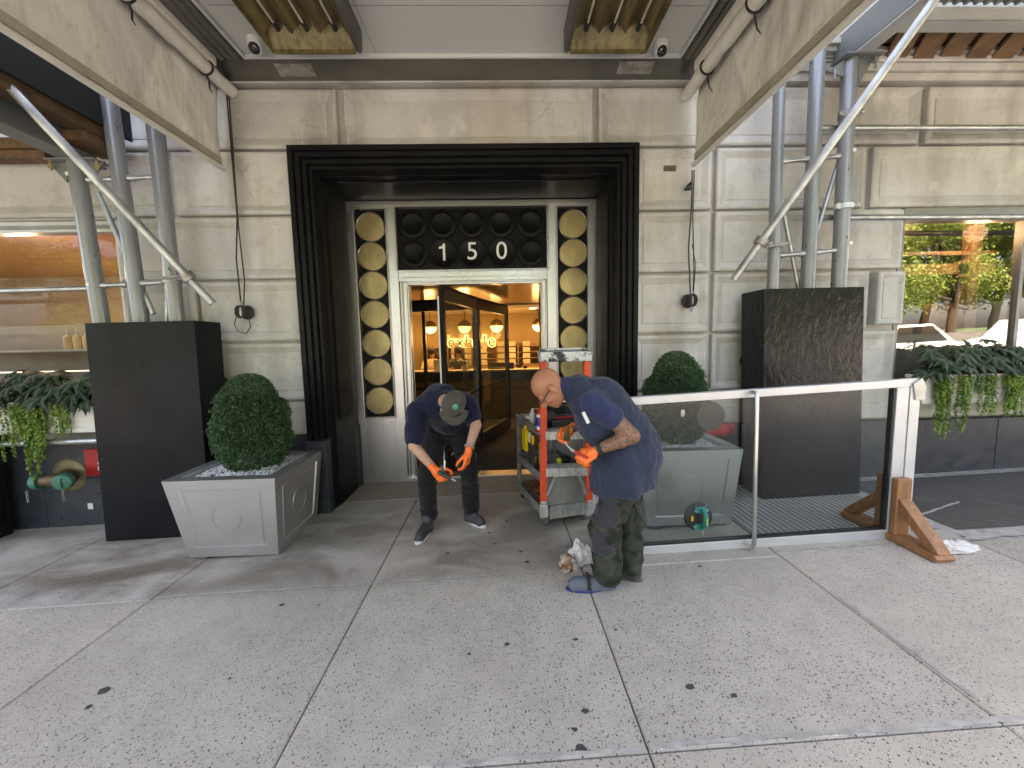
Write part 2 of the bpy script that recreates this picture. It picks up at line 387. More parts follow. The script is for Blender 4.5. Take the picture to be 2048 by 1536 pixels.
def leaf(name, c1, c2, rough=.5, tr=.15, scale=14, spec=.4):
    m = N(name); oi = m.noise(scale, 3); c = m.ramp(oi, [(.3,c1),(.7,c2)])
    m.set(c, rough, 0, spec)
    try: m.b.inputs['Subsurface Weight'].default_value = 0
    except Exception: pass
    if tr:
        t = m.n('ShaderNodeBsdfTranslucent'); m.l(c, t.inputs[0]); mx = m.n('ShaderNodeMixShader'); mx.inputs[0].default_value = tr
        m.l(m.b.outputs[0], mx.inputs[1]); m.l(t.outputs[0], mx.inputs[2]); m.l(mx.outputs[0], m.out.inputs[0])
    return m.m
MT['boxwood'] = leaf('boxwood_leaf', (.02,.06,.028,1), (.075,.15,.06,1), .45, .12, 30)
MT['jenny'] = leaf('creeping_leaf', (.07,.17,.02,1), (.25,.36,.06,1), .5, .25, 9)
MT['treeleaf'] = leaf('park_leaf', (.10,.17,.03,1), (.25,.30,.07,1), .5, .35, 1.2)
MT['bark'] = simple('bark', (.06,.045,.03,1), (.03,.022,.015,1), .9, scale=12)
MT['stem'] = simple('green_stem', (.05,.09,.03,1), (.08,.06,.03,1), .6)
def begonia():
    m = N('veined_leaf'); at = m.n('ShaderNodeAttribute'); at.attribute_name = 'vein'
    c = m.ramp(at.outputs['Fac'], [(0,(.022,.040,.020,1)),(.6,(.05,.08,.045,1)),(.9,(.14,.19,.13,1)),(1,(.20,.25,.18,1))])
    c = m.mix(m.ramp(m.noise(9,3), [(.4,K1),(.7,g(.6))]), c, (.02,.04,.022,1))
    m.set(c, .5, 0, .25); m.bump(m.noise(60,3), .2, .003); return m.m
MT['begonia'] = begonia()
MT['cream'] = simple('cream_planter_box', (.66,.65,.59,1), (.55,.54,.48,1), .6, scale=3, bump=.1)
MT['greyframe'] = simple('grey_window_metal', (.24,.235,.225,1), (.19,.185,.18,1), .45, .2)
MT['lightframe'] = simple('silver_window_metal', (.5,.5,.49,1), (.42,.42,.41,1), .4, .4)
MT['winglass'] = glass('reflective_window_glass', tint=(.78,.78,.75,1), ior=1.55, base=.075)
MT['winglassL'] = glass('shop_window_glass', tint=(.94,.93,.91,1), ior=1.24, base=.0)
MT['doorglass'] = glass('door_glass', tint=(.9,.92,.9,1), ior=1.45)
MT['leafglass'] = glass('laid_door_glass', tint=(.86,.90,.89,1), ior=1.37, base=.0)
MT['orangewood'] = wood('varnished_wood_ceiling', (.40,.21,.11,1), (.29,.145,.07,1), (.6,6,6), 2, .35, .05)
MT['lobbywall'] = simple('lobby_wall', (.46,.33,.17,1), (.40,.28,.14,1), .6, scale=2)
MT['bronzeceil'] = simple('polished_bronze', (.20,.11,.05,1), (.14,.075,.035,1), .2, .85, scale=3)
MT['counter'] = simple('counter_panel', (.46,.28,.13,1), (.38,.22,.10,1), .45, scale=3)
MT['darkmetal'] = simple('dark_anodised_metal', (.045,.044,.042,1), (.03,.03,.028,1), .3, .6, scale=5)
MT['midmetal'] = simple('bronze_grey_metal', (.13,.125,.115,1), (.10,.095,.088,1), .32, .6, scale=5)
MT['mat'] = simple('entrance_mat', (.02,.02,.02,1), (.03,.03,.03,1), .95, scale=60, bump=.5)
MT['halo'] = emis('halo_light', (1,.72,.25,1), .5)
MT['letter'] = simple('bronze_letter', (.22,.13,.05,1), (.17,.10,.04,1), .4, .4)
MT['bulb'] = emis('opal_glass_lit', (1,.72,.28,1), .36)
MT['down'] = emis('downlight_lit', (1,.75,.4,1), 1.0)
MT['ledstrip'] = emis('led_strip', (1,.93,.82,1), .12)
MT['white'] = simple('white_paint', (.8,.8,.78,1), (.74,.74,.72,1), .5)
MT['paper'] = simple('cream_card', (.78,.66,.45,1), (.68,.56,.36,1), .6, scale=12)
MT['red'] = simple('red_enamel', (.50,.02,.02,1), (.40,.018,.018,1), .4, scale=8)
MT['redpad'] = simple('red_sheet', (.60,.015,.02,1), (.42,.01,.012,1), .35, scale=8, bump=.3, bscale=14)
MT['pipe'] = simple('tarnished_brass_pipe', (.20,.15,.085,1), (.11,.085,.05,1), .5, .7, scale=18, bump=.4)
MT['patina'] = simple('green_patina_cap', (.05,.20,.13,1), (.03,.13,.09,1), .55, .2, scale=22, bump=.3)
MT['chain'] = simple('steel_chain', (.4,.4,.38,1), (.3,.3,.28,1), .35, .9)
MT['ladder'] = simple('orange_fibreglass', (.75,.075,.02,1), (.58,.05,.015,1), .4, scale=14, bump=.2)
def splat():
    m = N('paint_splattered_cap'); b = m.ramp(m.noise(9,6,rough=.7), [(.44,(.03,.03,.032,1)),(.5,(.55,.56,.54,1)),(.7,(.68,.69,.67,1))])
    m.set(b, .6); m.bump(m.noise(30,4), .4, .006); return m.m
MT['splat'] = splat()
MT['alu'] = simple('scuffed_aluminium', (.62,.62,.60,1), (.36,.36,.35,1), .42, .7, scale=9, sc=(3,1,1), rvar=.1, bump=.3, bscale=40)
MT['cartgrey'] = simple('scuffed_grey_cart_plastic', (.135,.135,.13,1), (.24,.24,.225,1), .6, scale=10, sc=(1,1,2), bump=.2)
MT['yellow'] = simple('yellow_plastic', (.72,.53,.012,1), (.6,.43,.01,1), .4, scale=10)
MT['lime'] = simple('lime_plastic', (.62,.72,.02,1), (.5,.56,.02,1), .4)
MT['blue'] = simple('blue_print', (.02,.035,.26,1), (.03,.05,.33,1), .3)
MT['orange'] = simple('orange_tape', (.8,.2,.02,1), (.7,.15,.02,1), .5)
MT['glove'] = simple('orange_nitrile_glove', (.95,.19,.03,1), (.86,.14,.02,1), .5, scale=30, bump=.35, bscale=90)
def skinm(name, c1, c2, tattoo=False):
    m = N(name); c = m.ramp(m.noise(14,5), [(.3,c1),(.7,c2)])
    if tattoo:
        geo = m.n('ShaderNodeNewGeometry'); sx = m.n('ShaderNodeSeparateXYZ'); m.l(geo.outputs['Position'], sx.inputs[0])
        msk = m.ramp(sx.outputs[0], [(.455,K1),(.475,W1)])
        w = m.n('ShaderNodeTexVoronoi', feature='DISTANCE_TO_EDGE'); w.inputs['Scale'].default_value = 38
        nz = m.n('ShaderNodeTexNoise'); nz.inputs['Scale'].default_value = 12; m.l(m.coord(), nz.inputs[0])
        ad = m.n('ShaderNodeVectorMath', operation='MULTIPLY_ADD'); m.l(nz.outputs['Color'], ad.inputs[0]); ad.inputs[1].default_value = (.09,.09,.09); m.l(m.coord(), ad.inputs[2]); m.l(ad.outputs[0], w.inputs['Vector'])
        k = m.n('ShaderNodeMath', operation='MULTIPLY'); m.l(m.ramp(w.outputs['Distance'], [(.04,g(.9)),(.14,g(.35))]), k.inputs[0]); m.l(msk, k.inputs[1])
        c = m.mix(k.outputs[0], c, (.07,.065,.055,1))
    m.set(c, .48, 0, .4)
    m.b.inputs['Subsurface Weight'].default_value = .08; m.b.inputs['Subsurface Radius'].default_value = (.02,.008,.004)
    m.bump(m.noise(220,3), .12, .001); return m.m
MT['skin1'] = skinm('light_skin', (.50,.30,.21,1), (.43,.235,.16,1))
MT['skin2'] = skinm('tan_skin', (.43,.185,.10,1), (.36,.15,.08,1), True)
def cloth(name, c1, c2, wr=.5, scale=5, weave=500, rough=.85):
    m = N(name); c = m.ramp(m.noise(scale,5), [(.3,c1),(.7,c2)]); m.set(c, rough, 0, .2)
    m.b.inputs['Sheen Weight'].default_value = .15
    m.bump(m.noise(9,4,(1,1,1),.5,1.0), wr, .02); m.bump(m.noise(weave,2), .15, .001); return m.m
MT['navy'] = cloth('navy_cotton', (.007,.010,.033,1), (.005,.007,.024,1))
MT['navytee'] = cloth('blue_tee_cotton', (.027,.037,.095,1), (.02,.029,.075,1))
MT['smock'] = cloth('slate_blue_twill', (.029,.040,.072,1), (.022,.031,.056,1), .55)
MT['blackpants'] = cloth('black_cotton', (.006,.0065,.007,1), (.011,.0115,.012,1), .6)
def camo():
    m = N('dark_camouflage'); c = m.ramp(m.noise(11,2,(1,1,1),.4,.6), [(.40,(.022,.025,.018,1)),(.47,(.042,.046,.034,1)),(.56,(.030,.040,.026,1)),(.62,(.055,.056,.044,1))])
    m.set(c, .9, 0, .15); m.bump(m.noise(12,4,(1,1,.8),.5,1), .6, .02); m.bump(m.noise(500,2), .15, .001); return m.m
MT['camo'] = camo()
MT['kneepatch'] = cloth('charcoal_knee_cloth', (.03,.03,.034,1), (.045,.045,.05,1), .5)
MT['capcloth'] = cloth('olive_grey_cap', (.075,.07,.052,1), (.055,.05,.04,1), .2)
MT['shoe'] = simple('dark_shoe', (.05,.052,.055,1), (.03,.03,.033,1), .7, bump=.2)
MT['shoeblue'] = simple('grey_blue_shoe', (.11,.125,.165,1), (.085,.095,.13,1), .6, bump=.2)
MT['sole'] = simple('white_sole', (.72,.71,.68,1), (.6,.59,.56,1), .6)
MT['bluesole'] = simple('blue_sole', (.03,.05,.22,1), (.03,.045,.18,1), .5)
MT['hair'] = simple('dark_hair', (.02,.014,.01,1), (.035,.022,.015,1), .6, scale=40, sc=(1,1,.2), bump=.5)
MT['bandana'] = simple('patterned_bandana', (.5,.5,.5,1), (.05,.05,.06,1), .8, scale=60, lo=.45, hi=.52)
MT['rag'] = simple('white_rag', (.72,.70,.68,1), (.6,.56,.52,1), .9, scale=10, bump=.3)
MT['ragbrown'] = simple('stained_rag', (.6,.5,.4,1), (.2,.09,.04,1), .9, scale=18, lo=.42, hi=.58)
MT['teal'] = simple('teal_plastic', (.005,.20,.18,1), (.005,.16,.145,1), .35)
MT['label_w'] = simple('white_label', (.7,.7,.7,1), (.62,.62,.62,1), .5)
MT['carwhite'] = simple('white_car_paint', (.78,.78,.78,1), (.7,.7,.7,1), .2)
MT['tilegrate'] = None

# ================================================= GROUND
# base sheet, then concrete slabs with open joints (a real sheet of slabs over dark filler)
kind(MB().add([(-60,-5.0,gz(-60)-.02),(60,-5.0,gz(60)-.02),(60,30,gz(60)-.02),(-60,30,gz(-60)-.02)],[(0,1,2,3)]).build('ground', MT['joint']))
kind(MB().add([(-120,-80,gz(-120)-.22),(120,-80,gz(120)-.22),(120,-5.02,gz(120)-.22),(-120,-5.02,gz(-120)-.22)],[(0,1,2,3)]).build('road', MT['asphalt']))
xs = [-12.6,-11.1,-9.6,-8.1,-6.6,-5.15,-3.74,-2.415,-.928,.54,1.965,3.40,4.85,6.3,7.8,9.3,10.8,12.3]
def slabs():
    v=[]; f=[]; tone=[]
    def slab(x0,x1,y0,y1,t,gap=.006,z=0.0):
        n=len(v); a,b,c,d=x0+gap,x1-gap,y0+gap,y1-gap; e=.008
        for (p,q,h) in ((a,c,-.02),(b,c,-.02),(b,d,-.02),(a,d,-.02),(a,c,-e),(b,c,-e),(b,d,-e),(a,d,-e),(a+e,c+e,0),(b-e,c+e,0),(b-e,d-e,0),(a+e,d-e,0)):
            v.append((p,q,gz(p)+h+z))
        for k in range(4):
            f.append((n+k,n+(k+1)%4,n+4+(k+1)%4,n+4+k)); f.append((n+4+k,n+4+(k+1)%4,n+8+(k+1)%4,n+8+k))
        f.append((n+8,n+9,n+10,n+11)); tone.extend([t]*9)
    rnd=random.Random(3)
    for i in range(len(xs)-1):
        x0,x1=xs[i],xs[i+1]; m=(x0+x1)/2
        yy=[-4.7,-3.1,-1.6,-.1,1.39,2.66]
        if -2.4<m<2.5: yy=yy+[4.2] if not(-2.4<m<-0.93) else yy+[4.2]
        if m<-2.5: yy=[-4.7,-3.1,-1.6,-.1,1.39,2.63,4.2]
        if m>3.3: yy=[-4.7,-3.1,-1.6,-.1,1.39,2.70]
        if 1.9<m<3.3: yy=[-4.7,-3.1,-1.6,-.1,1.39,2.70,2.90]
        for j in range(len(yy)-1):
            t=.95+rnd.random()*.09
            slab(x0,x1,yy[j],yy[j+1],(t*(1+rnd.uniform(-.012,.012)),t,t*(1+rnd.uniform(-.02,.01)),1), gap=.003 if (abs(yy[j])<3) else .003)
    slab(-1.78,1.2,4.21,4.9,(.78,.74,.68,1),.002)
    me=bpy.data.meshes.new('sidewalk'); me.from_pydata(v,[],f)
    a=me.attributes.new('tone','FLOAT_COLOR','FACE')
    for i,t in enumerate(tone): a.data[i].color=t
    o=link('sidewalk',me,MT['conc']); kind(o)
slabs()
def strip(name, pts, w, mat, z=.004, seed=1, jag=.35):
    rnd=random.Random(seed); v=[]; f=[]; P=[]
    for (a,b) in zip(pts[:-1],pts[1:]):
        n=max(2,int((Vector(b)-Vector(a)).length/.05))
        for k in range(n): P.append(Vector(a).lerp(Vector(b),k/n))
    P.append(Vector(pts[-1])); d=(P[-1]-P[0]).normalized(); nn=Vector((-d.y,d.x))
    for p in P:
        a=p+nn*w*(.5+rnd.uniform(-jag,jag)); b=p-nn*w*(.5+rnd.uniform(-jag,jag))
        v+= [(a.x,a.y,gz(a.x)+z),(b.x,b.y,gz(b.x)+z)]
    for i in range(len(P)-1): f.append((2*i,2*i+1,2*i+3,2*i+2))
    return MB().add(v,f)
m=strip('c',[(.55,1.408),(3.2,1.408)],.019,None,seed=2)
m.merge(strip('c',[(-.3,1.402),(.53,1.402)],.015,None,seed=3)); 
m.merge(strip('c',[(1.955,2.72),(3.42,2.72)],.03,None,seed=4)).merge(strip('c',[(3.42,2.745),(6.5,2.745)],.06,None,seed=5))
m.merge(strip('c',[(3.4,3.1),(4.05,3.32)],.02,None,seed=6)).merge(strip('c',[(2.0,4.0),(6.5,4.02)],.10,None,seed=8))
m.merge(strip('c',[(-2.4,2.655),(.5,2.655)],.012,None,seed=9)).merge(strip('c',[(1.99,1.5),(1.99,2.2)],.02,None,seed=10))
kind(m.build('cement_repairs', MT['mortar']))
# ridged paving: pale ribbed slab next to the box, dark ribbed tiles by the window
def ribbed(name, c1, c2, sc_=17):
    m=N(name); wv=m.n('ShaderNodeTexWave', wave_type='BANDS', bands_direction='X'); wv.inputs['Scale'].default_value=sc_; wv.inputs['Distortion'].default_value=1.2
    m.l(m.coord(), wv.inputs[0]); c=m.mix(m.ramp(m.noise(3,6),[(.35,K1),(.7,W1)]), c1, c2)
    c=m.mix(m.ramp(wv.outputs[1],[(.1,W1),(.35,K1)]), c, tuple(x*.25 for x in c1[:3])+(1,))
    br=m.n('ShaderNodeTexWave', bands_direction='Y'); br.inputs['Scale'].default_value=9; m.l(m.coord(), br.inputs[0])
    c=m.mix(m.ramp(br.outputs[1],[(.05,g(.45)),(.15,K1)]), c, (.3,.29,.27,1))
    m.set(c,.8); m.bump(wv.outputs[1],.8,.01); return m.m
MT['ribpale']=ribbed('ribbed_pale_paving',(.40,.40,.385,1),(.33,.33,.315,1),6); MT['ribdark']=ribbed('ribbed_dark_tiles',(.085,.078,.07,1),(.15,.14,.125,1))
def sheet(x0,x1,y0,y1,z): return MB().add([(x0,y0,gz(x0)+z),(x1,y0,gz(x1)+z),(x1,y1,gz(x1)+z),(x0,y1,gz(x0)+z)],[(0,1,2,3)])
kind(sheet(1.972,3.40,2.90,4.2,-.002).build('ribbed_paving',MT['ribpale'],norm=False))
kind(sheet(3.40,8,2.70,4.2,-.006).build('pavement_border',MT['mortar'],norm=False))
kind(sheet(3.5,8,2.86,3.93,0).build('ribbed_tiles',MT['ribdark'],norm=False))
kind(MB().add([(x,y,gz(x)+z) for z in (-.24,.002) for y in (-5.0,-4.72) for x in (-60,60)],[(0,2,3,1),(4,5,7,6),(0,1,5,4),(2,6,7,3),(0,4,6,2),(1,3,7,5)]).build('kerb',MT['mortar']))
# gum spots
rnd=random.Random(5); mg=MB()
spots=[(-2.0,1.88,.035),(-1.98,1.79,.022),(-1.45,2.48,.025),(-1.2,2.45,.012),(-.38,1.29,.02),(.33,1.58,.022),(.37,2.0,.018),(.28,1.42,.03),(.27,1.5,.016),(.83,1.66,.028),(1.0,1.6,.02),(.0,2.0,.02),(-.2,1.95,.015),(-.45,3.0,.022),(-.08,3.1,.018),(.12,2.95,.02),(.16,2.8,.025),(1.35,2.6,.02),(.6,2.05,.015),(-.13,3.3,.02),(.02,3.5,.02),(-1.4,1.9,.012)]
for (x,y,r) in spots:
    n=11; ps=[]; r*=.75
    for k in range(n):
        t=2*pi*k/n; rr=r*(1+rnd.uniform(-.22,.18)); ps.append((x+rr*cos(t),y+rr*sin(t)*.8,gz(x+rr*cos(t))+.003))
    mg.add(ps,[tuple(range(n))])
o=mg.build('gum_spots',MT['gum']); kind(o,'stuff'); tag(o,'flat blackened chewing gum spots trodden into the pale sidewalk slabs','gum spots')

# ================================================= BUILDING
BL = thing('building','pale stone building front with black portal, steel entrance and two shop windows','building',(0,4.1,0))
YF=4.06
wall=MB()
def block(x0,x1,z0,z1,mg=.035,bv=.055,dy=.035,y=YF):
    e=.006; x0+=e;x1-=e;z0+=e;z1-=e
    def ring(i,yy): return [(x0+i,yy,z0+i),(x1-i,yy,z0+i),(x1-i,yy,z1-i),(x0+i,yy,z1-i)]
    vs=ring(0,4.2)+ring(0,y+.012)+ring(.012,y)+ring(mg,y)+ring(mg+bv,y+dy)+ring(mg+bv+.004,y+dy-.008)
    fs=[]
    for r in range(5):
        for k in range(4): fs.append((r*4+k,r*4+(k+1)%4,(r+1)*4+(k+1)%4,(r+1)*4+k))
    fs.append((20,21,22,23)); wall.add(vs,fs)
R=[(3.50,4.04),(2.895,3.485),(2.29,2.88),(1.685,2.275),(1.09,1.67)]
for x0,x1 in [(-9,-5.3),(-5.3,-3.1),(-3.1,-1.49),(-1.43,.96),(1.0,4.21),(4.27,8.0)]: block(x0,x1,*R[0],mg=.03,bv=.07)
for x0,x1 in [(-9,-6.2),(-6.2,-3.13),(-3.07,-1.90),(1.36,2.135),(2.175,3.69),(3.75,8)]: block(x0,x1,*R[1],bv=.07 if abs(x0)>3.2 else .055)
for x0,x1 in [(-3.66,-1.90),(1.36,2.135),(2.175,4.12)]: block(x0,x1,*R[2])
for x0,x1 in [(-3.66,-2.96),(-2.93,-1.90),(1.36,2.135),(2.175,3.80)]: block(x0,x1,*R[3])
block(3.83,4.12,1.72,2.26,mg=.03,bv=.03,dy=.02,y=4.0)
for x0,x1 in [(-3.66,-1.90),(1.36,2.135),(2.175,4.12)]: block(x0,x1,*R[4])
for x0,x1 in [(-9,-3.66),(-3.66,-1.90),(1.36,2.135),(2.175,4.12),(4.12,8)]: block(x0,x1,.735,1.075,mg=.16,bv=.012,dy=.012)
wall.build('stone_wall',MT['stone'],BL,bevel=0)
bk=MB()   # backing masonry around the openings, belt course and cornice
for x0,x1,z0,z1 in [(-14,-3.68,-1,1.0),(-14,-3.68,2.92,4.06),(-3.68,-1.80,-1,4.06),(-1.80,1.26,3.33,4.06),(1.26,4.14,-1,4.06),(4.14,14,-1,1.0),(4.14,14,2.92,4.06)]:
    bk.box(x0,x1,4.13,4.55,z0,z1)
bk.box(-14,14,4.02,4.5,4.062,4.13).box(-14,14,3.985,4.5,4.132,4.20)
for i,(y,z) in enumerate([(3.97,4.205),(3.95,4.225),(3.90,4.25),(3.86,4.29)]): bk.box(2.2,14,y,4.5,z,z+.05)
for x0,x1 in ((-14,-3.66),(4.12,14)): bk.box(x0,x1,3.99,4.2,1.0,1.06)
bk.build('stone_backing',MT['stone'],BL,bevel=.004)
MB().box(-14,14,4.12,5.5,4.4,10.6).box(-14,14,5.5,15,10.3,10.6).box(-14,-13.7,4.6,15,-1,10.6).box(13.7,14,4.6,15,-1,10.6).box(-14,14,14.7,15,-1,10.6).build('upper_sun_block',MT['stone'],BL)  # unseen upper walls and roof, height chosen for where their shade ends
def gran(x0,x1):
    MB().box(x0+.003,x1-.003,4.02,4.2,-.6,.72).build('granite_panel',MT['granite'],BL,bevel=.004)
for x0,x1 in [(-6.4,-5.5),(-5.5,-4.6),(-4.6,-3.72),(-3.72,-2.8),(-2.8,-1.9),(1.36,2.3),(2.3,3.3),(3.3,4.3),(4.3,5.25),(5.25,6.4),(6.4,8)]: gran(x0,x1)

# black stepped portal
prof=[(0,4.12),(0,3.97),(.045,3.97),(.05,4.0),(.058,4.0),(.062,3.985),(.098,3.985),(.104,4.03),(.112,4.03),(.116,4.012),(.15,4.012),(.155,4.06),(.162,4.06),(.166,4.04),(.19,4.04),(.198,4.10),(.208,4.15),(.214,4.15),(.216,4.3),(.216,4.82)]
XL,XR,ZT=-1.94,1.375,3.49
pm=MB(); vs=[]
for o_,y in prof: vs+=[(XL+o_,y,-.3),(XL+o_,y,ZT-o_),(XR-o_,y,ZT-o_),(XR-o_,y,-.3)]
fs=[]
for i in range(len(prof)-1):
    for k in range(3): a=i*4+k; fs.append((a,a+1,a+5,a+4))
pm.add(vs,fs); pf=pm.build('portal_frame',MT['blackpaint'],BL,norm=True)
for s,xo in ((-1,XL+.216),(1,XR-.216)):   # flat jamb panels inside the reveal
    x0,x1=sorted((xo, xo-s*.015)); MB().box(x0,x1,4.26,4.72,.85,3.12).build('reveal_panel',MT['blackpaint'],BL,bevel=.006)
jp=MB().box(XL+.35,XR-.35,4.26,4.72,ZT-.231,ZT-.216)
jp.build('reveal_panel',MT['blackpaint'],BL,bevel=.006)
def curvebase(s):
    x_in=(XL+.19) if s<0 else (XR-.19); pts=[]
    xo=XL-.012 if s<0 else XR+.012
    pts=[(xo,4.2),(xo,3.94)]; px=x_in+(-s)*0
    for k in range(9):
        t=k/8*pi/2; pts.append((x_in - s*.0 + (-s)*(.05*(1-cos(t))), 3.94+.84*sin(t) if k<8 else 4.79))
    pts.append((xo,4.79)); return MB().prism(pts,lambda a,b,d:(a,b,d),-.3,.69)
curvebase(-1).build('portal_plinth',MT['granite'],BL,bevel=.006); curvebase(1).build('portal_plinth',MT['granite'],BL,bevel=.006)

# stainless door surround with brass roundels
SU=MB(); y0=4.80
def sb(x0,x1,z0,z1,ya=4.80,yb=4.92): SU.box(x0,x1,ya,yb,z0,z1)
sb(-1.726,-1.635,-.2,3.268); sb(1.055,1.16,-.2,3.268); sb(-1.635,1.055,3.20,3.268)
sb(-1.285,-1.165,-.2,3.20); sb(.575,.70,-.2,3.20); sb(-1.635,-1.285,-.2,.77); sb(.70,1.055,-.2,.77)
sb(-1.165,.575,2.36,2.485)
sb(-1.165,-1.06,-.2,2.36,4.84,4.95); sb(.51,.575,-.2,2.36,4.84,4.95); sb(-1.06,.51,2.325,2.36,4.84,4.95)
sb(-1.17,.58,-.2,.012,4.78,4.98)
def trim(x0,x1,z0,z1,w=.022,ya=4.775):
    for k,(ii,yy) in enumerate(((0,4.79),(w*.55,4.78))):
        a,b,c,d=x0+ii,x1-ii,z0+ii,z1-ii; t=w*.42
        SU.box(a,b,yy,4.86,c,c+t).box(a,b,yy,4.86,d-t,d).box(a,a+t,yy,4.86,c+t,d-t).box(b-t,b,yy,4.86,c+t,d-t)
trim(-1.655,-1.265,.75,3.20); trim(.68,1.075,.75,3.20); trim(-1.185,.595,2.465,3.215); 
SU.box(-1.09,-1.075,4.81,4.86,-.1,2.36).box(-1.14,-1.128,4.80,4.86,-.1,2.40).box(.52,.535,4.81,4.86,-.1,2.36).box(.555,.567,4.80,4.86,-.1,2.40).box(-1.14,.567,4.80,4.86,2.40,2.412).box(-1.09,.535,4.81,4.86,2.345,2.36)
su=SU.build('door_surround',MT['steel'],BL,bevel=.004)
MB().box(-1.64,-1.28,4.845,4.9,.76,3.2).box(.69,1.06,4.845,4.9,.76,3.2).box(-1.17,.58,4.845,4.9,2.48,3.21).build('dark_inset',MT['blackdisc'],su)
def disc(x,z,r,mat,nm,par,ring=None):
    o=MB().lathe([(0,.003),(r*.5,.0025),(r*.955,.0),(r*.97,.004),(r*.975,-.002),(r,.004),(r,-.03),(0,-.03)],(x,4.822,z),(0,-1,0),40)
    o.v=o.v; return o.build(nm,mat,par,smooth=True)
zsL=[2.985,2.655,2.325,1.99,1.65,1.31,.965]
for z in zsL:
    d=disc(-1.46,z,.1625,MT['brass'],'roundel',su); 
    d2=disc(.885,z+.005,.1625,MT['brass'],'roundel',su)
for z in zsL:
    for x in (-1.46,.885):
        zz=z+(.005 if x>0 else 0)
        pts=[(x+.164*cos(2*pi*k/40),4.812,zz+.164*sin(2*pi*k/40)) for k in range(41)]; MB().tube(pts,.0028,6,False).build('roundel_rim',MT['steel'],su,smooth=True)
bd=MB()
for i,x in enumerate((-.98,-.637,-.295,.048,.39)):
    for j,z in enumerate((3.015,2.685)):
        inner=.115 if not(j==1 and 0<i<4) else .152
        m=MB().lathe([(0,0),(inner,0),(inner+.004,.003),(inner+.008,0),(.155,-.003),(.158,.001),(.163,.001),(.166,-.002),(.166,-.03),(0,-.03)],(x,4.826,z),(0,-1,0),40)
        m.build('black_disc',MT['blackdisc'],su,smooth=True)
for ch,x in (('1',-.642),('5',-.298),('0',.046)):
    if ch=='1': MB().prism([(.002,-.095),(.030,-.095),(.030,.097),(.006,.097),(-.004,.072),(-.042,.060),(-.042,.038),(.002,.046)],lambda a,b,d:(x+a,d,2.69+b),4.808,4.816).build('numeral',MT['white'],su)
    else: text('numeral',ch,.285,(x,4.814,2.69),MT['white'],su,.004,.0)

# windows (glass, frames)
def window(x0,x1,gl,frmat,name='window'):
    w=MB().box(x0,x1,4.10,4.22,2.77,2.92).box(x0,x1,4.10,4.22,1.0,1.06)
    xe=x0 if x0>0 else x1
    w.box(xe-.02 if x0>0 else xe-.035, xe+.035 if x0>0 else xe+.02,4.12,4.2,1.06,2.77)
    wo_=w.build(name,frmat,BL,bevel=.004)
    MB().box(x0,x1,4.15,4.158,1.06,2.77).build('pane',gl,wo_)
    return wo_
wR=window(4.15,9.0,MT['winglass'],MT['greyframe']); 
MB().box(5.46,5.50,4.12,4.2,1.06,2.77).build('mullion',MT['greyframe'],wR)
wL=window(-9.0,-3.68,MT['winglassL'],MT['lightframe'])
MB().box(-9,-3.68,4.085,4.1,2.80,2.83).box(-9,-3.68,4.085,4.1,2.87,2.885).build('header_strip',MT['greyframe'],wL)
MB().box(-5.62,-5.56,4.12,4.2,1.06,2.77).build('mullion',MT['lightframe'],wL)

# right shop interior
ri=MB().box(4.2,9.2,8.0,8.1,0,3).box(4.2,9.2,4.6,8.0,-.2,.2).box(9.1,9.2,4.6,8,0,3)
ri.build('shop_wall',simple('dark_shop_wall',(.10,.06,.04,1),(.07,.04,.03,1),.8),BL)
MB().box(4.0,9.2,4.56,8.1,2.95,3.0).build('shop_ceiling',MT['bronzeceil'],BL)
# left shop interior
MB().box(-9.2,-3.3,7.6,7.7,0,3.3).box(-3.4,-3.3,4.56,7.6,0,3.3).box(-9.2,-9.1,4.56,7.6,0,3.3).box(-9.2,-3.4,4.56,7.6,-.3,0).build('shop_wall',simple('grey_shop_wall',(.42,.38,.33,1),(.36,.32,.28,1),.8),BL)
MB().box(-9.2,-3.3,4.56,7.6,2.98,3.05).build('shop_ceiling',MT['orangewood'],BL)
# lobby shell
MB().box(-3.4,-3.3,8.2,10.5,-.2,2.6).box(2.6,2.7,8.2,10.5,-.2,2.6).box(-3.4,2.7,10.3,10.4,-.2,2.6).build('lobby_wall',MT['lobbywall'],BL)
MB().box(-3.4,2.7,8.2,10.4,2.40,2.5).build('lobby_ceiling',simple('lobby_ceiling_paint',(.62,.52,.38,1),(.58,.48,.35,1),.7),BL)
MB().box(-1.85,1.25,4.95,8.2,2.42,2.5).build('drum_ceiling',MT['bronzeceil'],BL)
MB().box(-3.4,2.7,4.98,10.4,-.3,-.045).build('lobby_floor',simple('lobby_floor_stone',(.20,.15,.11,1),(.14,.10,.07,1),.25),BL)
dw=MB()
for x in (-1.85,1.2): MB().box(x,x+.05,4.98,8.2,-.1,.25).build('drum_rail',MT['midmetal'],BL,bevel=.003); MB().box(x,x+.05,4.98,8.2,2.2,2.42).build('drum_rail',MT['midmetal'],BL,bevel=.003)
for x,y in ((-1.60,5.5),(-1.78,6.3),(-1.45,7.6),(.98,5.5),(1.1,6.5),(.75,7.6),(-1.85,8.1),(1.2,8.1)): MB().box(x,x+.06,y,y+.07,-.1,2.42).build('drum_post',MT['midmetal'],BL,bevel=.003)
MB().box(-1.86,-1.855,4.98,8.2,.25,2.2).build('drum_glass',MT['doorglass'],BL); MB().box(1.255,1.26,4.98,8.2,.25,2.2).build('drum_glass',MT['doorglass'],BL)
MB().box(-3.3,-1.86,8.15,8.2,-.1,2.45).build('drum_wall',MT['midmetal'],BL); MB().box(1.26,2.6,8.15,8.2,-.1,2.45).build('drum_wall',MT['midmetal'],BL)
